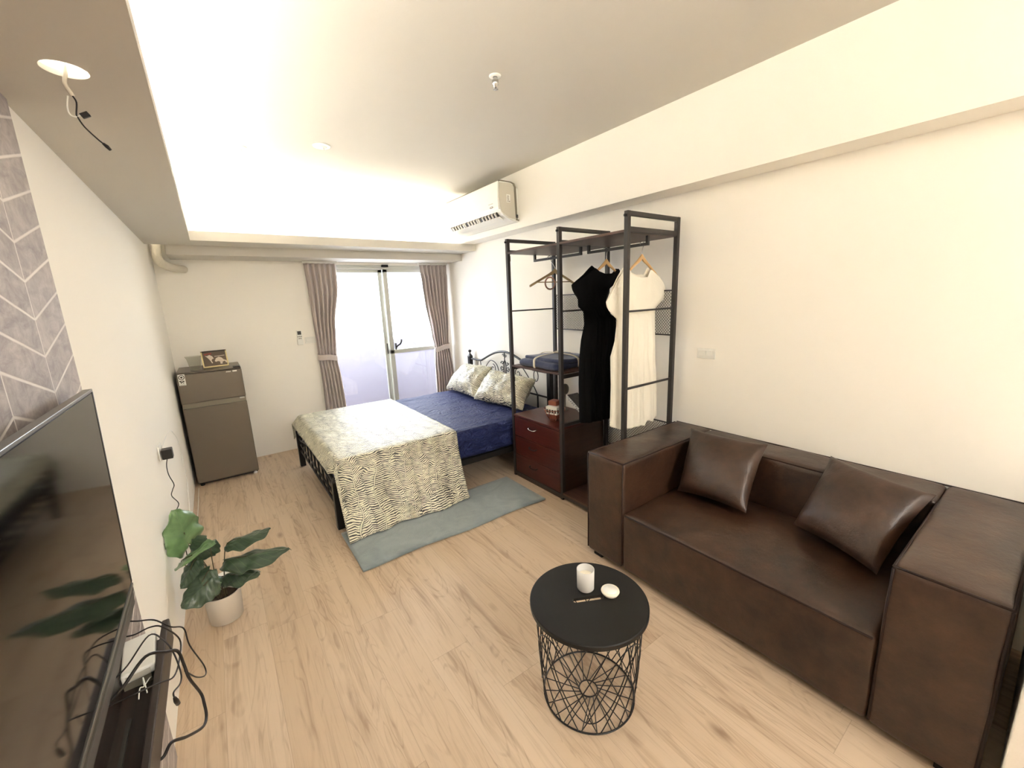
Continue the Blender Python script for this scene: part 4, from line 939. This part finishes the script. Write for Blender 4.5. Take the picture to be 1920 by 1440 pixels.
def dress(L, R, TOP, BOT, cy, th, mat_, name, label, cat, folds, nu=80, nv=110, backdrop=.0, neckback=.02):
    """L,R: (x,z) side outlines; TOP, BOT: (x,z) polylines; front and back panels joined at the sides"""
    LT = [(x, z) for x, z in L]; RT = [(x, z) for x, z in R]
    def poly(tab, x):
        tab = sorted(tab)
        if x <= tab[0][0]: return tab[0][1]
        for (a, za), (b, zb) in zip(tab, tab[1:]):
            if x <= b: return za+(zb-za)*((x-a)/(b-a) if b > a else 0)
        return tab[-1][1]
    def ix(tab, z):
        if z >= tab[0][1]: return tab[0][0]
        for (a, za), (b, zb) in zip(tab, tab[1:]):
            if z >= zb: return a+(b-a)*((za-z)/(za-zb) if za != zb else 1)
        return tab[-1][0]
    def panel(sg):
        def fn(u, v):
            s = 2*u-1
            # start x on the top line, and reach the bottom line
            xt = TOP[0][0]+(TOP[-1][0]-TOP[0][0])*u; zt_ = poly(TOP, xt)
            if sg > 0: zt_ += neckback*(1-s*s)**2
            xb = BOT[0][0]+(BOT[-1][0]-BOT[0][0])*u; zb_ = poly(BOT, xb)
            z = zt_+(zb_-zt_)*v
            zl, zr = L[0][1], R[0][1]
            xl = ix(LT, min(z, zl)); xr = ix(RT, min(z, zr))
            x = xl+(xr-xl)*u
            w_ = min(1, v/.10); x = xt*(1-w_)+x*w_
            full = math.sqrt(max(0, 1-s*s)); y = cy+sg*(max(th*min(1, v*2.2)*full, (.0075+.010*math.exp(-(s/.4)**4))*min(1.0, 6*(1-abs(s)))))
            y += folds*math.sin(u*22+1.5*math.sin(z*3))*min(1, v*1.6)*full+.6*folds*math.sin(u*47+z*4)*min(1, v*1.6)*full
            return (x, y, z)
        return fn
    mb = MB(); mb.grid(panel(-1), nu, nv); mb.grid(panel(1), nu, nv)
    return tag(mb.build(name, mat_, solid=.002), label, cat)
dress([(1.938, 1.619), (1.965, 1.58), (1.995, 1.54), (1.997, 1.476), (2.047, 1.441), (2.057, 1.355), (2.028, 1.246), (2.015, 1.114), (2.008, .946), (2.012, .68)],
      [(2.428, 1.697), (2.36, 1.64), (2.297, 1.573), (2.268, 1.503), (2.322, 1.400), (2.374, 1.389), (2.377, 1.228), (2.335, 1.075), (2.345, .72), (2.345, .68)],
      [(1.938, 1.619), (2.05, 1.672), (2.145, 1.725), (2.165, 1.715), (2.20, 1.692), (2.276, 1.675), (2.34, 1.685), (2.378, 1.722), (2.395, 1.722), (2.428, 1.697)],
      [(2.012, .665), (2.345, .655)], 2.0, .055, m_blackcloth, 'black_dress', 'black asymmetric short sleeved dress hanging in the right bay of the rack', 'dress', .006)
dress([(1.932, 1.505), (1.99, 1.425), (2.033, 1.395), (2.016, 1.26), (1.982, 1.162), (1.99, .986), (1.986, .70)],
      [(2.525, 1.572), (2.530, 1.515), (2.431, 1.455), (2.414, 1.441), (2.42, 1.25), (2.427, 1.094), (2.442, .995), (2.457, .70)],
      [(1.932, 1.505), (1.986, 1.575), (2.04, 1.645), (2.085, 1.69), (2.12, 1.700), (2.15, 1.668), (2.232, 1.642), (2.302, 1.646), (2.335, 1.695), (2.36, 1.69), (2.432, 1.654), (2.49, 1.61), (2.525, 1.572)],
      [(1.986, .711), (2.06, .678), (2.15, .676), (2.20, .685), (2.285, .660), (2.30, .700), (2.38, .668), (2.457, .705)], 1.70, .05, m_whitecloth, 'white_dress', 'long white short sleeved dress hanging nearest the sofa', 'dress', .010)

# ------------------------------------------------------------------ sofa
so = thing('sofa', (2.1, .8, 0), 'brown leather block sofa against the right wall', 'sofa')
SX0, SX1, SY0, SY1, SZ = 1.655, 2.545, -.008, 1.592, .660
AF, AN = 1.330, .253
def piping(pts, nm='piping'):
    o = MB().tube(pts, .0042, n=8).build(nm, m_seam, None); ys2 = [p[1] for p in pts]
    o.parent = a1 if min(ys2) > AF-.02 else (a2 if max(ys2) < AN+.02 else so)
    if o.parent == so: o.matrix_parent_inverse = Matrix.Translation(-so.location)
    return o
a1 = soft_box(SX0, SX1, AF, SY1, .035, SZ, .022, (.006, 0, .008, .004, 0, .010), 22, .004, 1).build('armrest', m_leather, so)
a2 = soft_box(SX0, SX1, SY0, AN, .035, SZ, .022, (.006, 0, .004, .010, 0, .010), 22, .004, 2).build('armrest', m_leather, so)
soft_box(2.305, SX1, AN-.004, AF+.004, .035, SZ, .022, (.035, 0, 0, 0, 0, .008), 26, .005, 3).build('backrest', m_leather, so)
soft_box(SX0+.002, 2.33, AN+.001, AF-.001, .035, .375, .020, (.010, 0, 0, 0, 0, .038), 30, .005, 4).build('seat', m_leather, so)
piping([(SX0+.006, SY1-.006, SZ-.004), (SX0+.006, AF+.006, SZ-.004)]); piping([(SX0+.006, AF+.006, SZ-.004), (2.30, AF+.006, SZ-.004)])
piping([(SX0+.006, SY1-.006, SZ-.004), (SX1-.02, SY1-.006, SZ-.004)]); piping([(SX0+.004, AF+.006, .05), (SX0+.004, AF+.006, SZ-.01)]); piping([(SX0+.004, SY1-.006, .05), (SX0+.004, SY1-.006, SZ-.01)])
piping([(SX0+.006, SY0+.006, SZ-.004), (SX0+.006, AN-.006, SZ-.004)]); piping([(SX0+.006, AN-.006, SZ-.004), (2.30, AN-.006, SZ-.004)])
piping([(SX0+.004, AN-.006, .05), (SX0+.004, AN-.006, SZ-.01)]); piping([(SX0+.004, SY0+.006, .05), (SX0+.004, SY0+.006, SZ-.01)]); piping([(SX0+.006, SY0+.006, SZ-.004), (SX1-.02, SY0+.006, SZ-.004)])
piping([(2.308, AN+.01, SZ-.006), (2.308, AF-.01, SZ-.006)]); piping([(SX0+.004, AN+.015, .366), (SX0+.002, .5, .369), (SX0+.002, 1.0, .369), (SX0+.004, AF-.015, .366)])
piping([(SX1-.004, SY0+.01, SZ-.003), (SX1-.004, SY1-.01, SZ-.003)])
for y in (1.10, .56):
    pts = [(2.306-.035*(max(0, 1-((z-.35)/.31)**2))**.7, y, z) for z in [.42+.02*k for k in range(12)]]
    MB().tube(pts, .0016, n=6).build('seam', m_seam, so)
sm = [(SX0+.003+.66*t, .80, .370+.038*(max(0, 1-(2*t-1)**2))**.7+.001) for t in [k/20 for k in range(1, 20)]]
MB().tube(sm, .0016, n=6).build('seam', m_seam, so)
for x in (SX0+.06, SX1-.06):
    for y in (SY0+.06, SY1-.06): MB().box(x-.03, x+.03, y-.03, y+.03, 0, .037).build('foot', m_matblack, so)
c1 = cushion_mb((2.285, 1.325, .725), (2.29, .893, .735), (2.015, .855, .452), (2.03, 1.240, .425), .17, 30, .07, .006, power=.40, seed=2).build('leather_cushion', m_leather)
tag(c1, 'brown leather cushion leaning at the rack end of the sofa', 'cushion', 'leather cushions')
c2 = cushion_mb((2.345, .632, .735), (2.245, .248, .710), (1.955, .335, .435), (2.08, .672, .45), .17, 30, .07, .006, power=.40, seed=6).build('leather_cushion', m_leather)
tag(c2, 'brown leather cushion leaning at the near end of the sofa, against the right armrest', 'cushion', 'leather cushions')

# ------------------------------------------------------------------ side table
tb = thing('side_table', (1.0, .957, 0), 'round black side table with a wire basket base in front of the sofa', 'side table')
TC = Vector((1.0, .957, 0)); TR_ = .222; n = 96
sd = Vector((.887, -.462, 0)).normalized(); sn = Vector((-sd.y, sd.x, 0)); hl, hw = .061, .0115
def slotp(a):   # capsule outline by angle index, starting along sd
    c_, s_ = math.cos(a), math.sin(a)
    q = hl-hw
    if abs(s_)*q < abs(c_)*hw or True:
        # ray from centre to capsule
        ts = []
        if abs(s_) > 1e-6:
            t = hw/abs(s_)
            if abs(c_*t) <= q: return sd*(c_*t)+sn*(s_*t)
        # end circle
        b = c_*q*(1 if c_ > 0 else -1); t = b+math.sqrt(max(0, b*b-(q*q-hw*hw))); return sd*(c_*t)+sn*(s_*t)
ang = [2*PI*k/n for k in range(n)]
inner = [slotp(a) for a in ang]; outer = [sd*TR_*math.cos(a)+sn*TR_*math.sin(a) for a in ang]
tmb = MB(); z0, z1 = .408, .420
vs = [TC+p+Vector((0, 0, z1)) for p in inner]+[TC+p*.985+Vector((0, 0, z1)) for p in outer]+[TC+p+Vector((0, 0, z1-.003)) for p in outer]+[TC+p+Vector((0, 0, z0-.006)) for p in outer]+[TC+p*.985+Vector((0, 0, z0)) for p in outer]+[TC+p+Vector((0, 0, z0)) for p in inner]
fs = []
for k in range(n):
    j = (k+1) % n
    for q in range(5): fs.append((q*n+k, q*n+j, (q+1)*n+j, (q+1)*n+k))
    fs.append((5*n+k, 5*n+j, j, k))
tmb.add(vs, fs); tmb.build('table_top', m_matblack, tb, recalc=True)
def ring(r, z, rad=.0028, nm='ring'):
    return MB().tube([TC+Vector((r*math.cos(2*PI*k/72), r*math.sin(2*PI*k/72), z)) for k in range(72)], rad, n=6, closed=True).build(nm, m_black, tb)
RT_, RB_ = .200, .176
ring(RT_, .402, .004, 'top_ring'); ring(RB_, .006, .0036, 'bottom_ring'); ring(.036, .008, .0028, 'centre_ring')
nw = 16
for d, tw in ((1, .95), (-1, .95)):
    for k in range(nw):
        a0 = 2*PI*k/nw; pts = []
        for i in range(15):
            t = i/14; a = a0+d*tw*t; r = RT_+(RB_-RT_)*t+.004*math.sin(PI*t); pts.append(TC+Vector((r*math.cos(a), r*math.sin(a), .402-.394*t)))
        MB().tube(pts, .0021, n=6).build('basket_wire', m_black, tb)
for k in range(20):   # spokes of the basket bottom
    a = 2*PI*k/20; MB().tube([TC+Vector((.036*math.cos(a+.35), .036*math.sin(a+.35), .008)), TC+Vector((RB_*math.cos(a), RB_*math.sin(a), .006))], .0019, n=6).build('bottom_spoke', m_black, tb)
for k in range(8):    # large arcs running round the side like leaning hoops
    a0 = 2*PI*k/8; pts = []
    for i in range(25):
        t = i/24; a = a0-.85+1.7*t; z = .06+.30*math.sin(PI*t)**.8 if k % 2 == 0 else .36-.30*math.sin(PI*t)**.8
        r = RB_+(RT_-RB_)*z/.402+.004; pts.append(TC+Vector((r*math.cos(a), r*math.sin(a), z)))
    MB().tube(pts, .0021, n=6).build('side_arc', m_black, tb)
cd = thing('candle', (1.035, 1.005, .42), 'white candle in a frosted glass on the side table', 'candle')
MB().lathe((1.034, 1.004, .421), [(.030, 0), (.033, .004), (.034, .085), (.0315, .085), (.0305, .006), (.0, .005)], 48, cap=False).build('glass', m_candleglass, cd)
MB().lathe((1.034, 1.004, .427), [(.0295, 0), (.030, .05), (.028, .052), (.004, .051)], 40).build('wax', m_wax, cd)
MB().tube([(1.034, 1.004, .477), (1.0345, 1.004, .486)], .001).build('wick', m_wax, cd)
ld = thing('jar_cover', (1.086, .925, .42), 'round white candle lid lying beside the candle on the side table', 'lid')
MB().lathe((1.086, .924, .4205), [(.028, 0), (.030, .002), (.030, .008), (.034, .009), (.035, .012), (.034, .0155), (.030, .017)], 48).build('lid_body', m_wax, ld)
MB().lathe((1.086, .924, .4205), [(.0275, .0168), (.0275, .0178)], 48).build('lid_disc', m_white, ld)

# ------------------------------------------------------------------ plant
pt_ = thing('potted_plant', (-.162, 2.378, 0), 'artificial broad leaved plant in a pale grey pot by the left wall', 'potted plant')
PC = Vector((-.162, 2.378, 0))
MB().lathe(PC, [(.066, 0), (.072, .004), (.079, .150), (.080, .153), (.075, .153), (.071, .11), (.0, .108)], 56, cap=False).build('pot', m_pot, pt_)
MB().lathe(PC, [(.066, 0), (.001, .001)], 40, cap=False).build('pot_base', m_pot, pt_)
def soilf(u, v):
    a = u*2*PI; r = .073*v; return PC+Vector((r*math.cos(a), r*math.sin(a), .118+.008*noise.noise(Vector((r*30*math.cos(a), r*30*math.sin(a), 3)))))
MB().grid(soilf, 30, 8, closed_u=True).build('soil', m_soil, pt_)
def leaf(base, tip, width, up, mat_, fold=.25, droop=.03, wav=.008, seed=0, stemfrom=None, lobed=.5):
    width = width*(1.28 if mat_ == m_leafD else 1.05)
    base, tip, up = Vector(base), Vector(tip), Vector(up).normalized(); ax = tip-base; Ln = ax.length; d = ax.normalized()
    side = d.cross(up).normalized(); nn = side.cross(d).normalized()
    def fn(u, v):
        s = 2*u-1
        wv = (math.sin(PI*min(1, v*.97+.03))**.55)*(1-.35*v)*1.15 if v < .999 else 0.0
        wv *= 1+.06*math.sin(v*26+seed)*abs(s)
        p = base+d*(Ln*v-Ln*.10*abs(s)**1.5*(1-v)*lobed*2)+side*(s*width/2*wv)
        h = -droop*(v-.35)**2*3*0-droop*math.sin(PI*v*.5)**2+fold*width/2*abs(s)*wv-.06*width*s*s
        h += wav*math.sin(v*16+seed*2+s*2)*abs(s)+.010*noise.noise(Vector((s*2+seed, v*4, 0)))
        return p+nn*h
    o = MB().grid(fn, 16, 26, uvfn=lambda u, v: (2*u-1, v)).build('leaf', mat_, pt_, solid=.0012)
    if stemfrom is not None:
        sf = Vector(stemfrom); mid = (sf+base)/2+Vector((0, 0, .045))+(base-sf)*.02
        mid = sf*.55+base*.45+Vector((0, 0, .05))
        MB().tube(smoothpath([sf, mid, base, base+d*Ln*.35-nn*droop*.2], 7), .0022, n=6, rr=None).build('stem', m_stem, pt_)
C0 = PC+Vector((0, .0, .112))
def cst(i): return C0+Vector((.018*math.cos(i*1.7), .018*math.sin(i*1.7), 0))
leaf((-.262, 2.49, .40), (-.268, 2.47, .598), .215, (.75, -.6, .25), m_leafL, .12, .02, .007, 1, cst(1), 1.2)
leaf((-.315, 2.47, .45), (-.300, 2.44, .50), .12, (.6, -.6, .4), m_leafL, .12, .01, .006, 2, None, 1.0)
leaf((-.300, 2.46, .330), (-.160, 2.30, .480), .135, (.2, -.45, .85), m_leafL, .18, .02, .005, 3, cst(2))
leaf((-.105, 2.395, .385), (.065, 2.24, .500), .085, (.0, -.4, 1), m_leafD, -.35, .03, .007, 4, cst(3))
leaf((-.125, 2.35, .320), (.125, 2.10, .440), .105, (.0, -.4, 1), m_leafD, -.35, .035, .008, 5, cst(4))
leaf((-.145, 2.365, .235), (-.010, 2.17, .330), .085, (-.1, -.3, 1), m_leafD, -.35, .03, .006, 6, cst(5))
leaf((-.175, 2.34, .270), (-.315, 2.27, .215), .115, (.1, -.55, .8), m_leafD, -.3, .03, .007, 7, cst(6))
leaf((-.190, 2.35, .300), (-.300, 2.30, .195), .100, (-.1, -.5, .8), m_leafD, -.3, .03, .006, 8, cst(7))
leaf((-.240, 2.42, .340), (-.325, 2.38, .245), .085, (-.3, -.5, .7), m_leafD, -.3, .02, .006, 9, cst(8))
leaf((-.175, 2.42, .420), (-.250, 2.42, .330), .110, (.2, -.7, .6), m_leafD, -.25, .02, .006, 10, cst(9))
wbx = MB().obox((-.165, 2.62, .055), (.028, .006, 0), (-.004, .02, 0), (.004, .0, .055)).build('power_strip', m_white, bevel=.004)
tag(wbx, 'small white upright power block on the floor behind the potted plant', 'power strip')
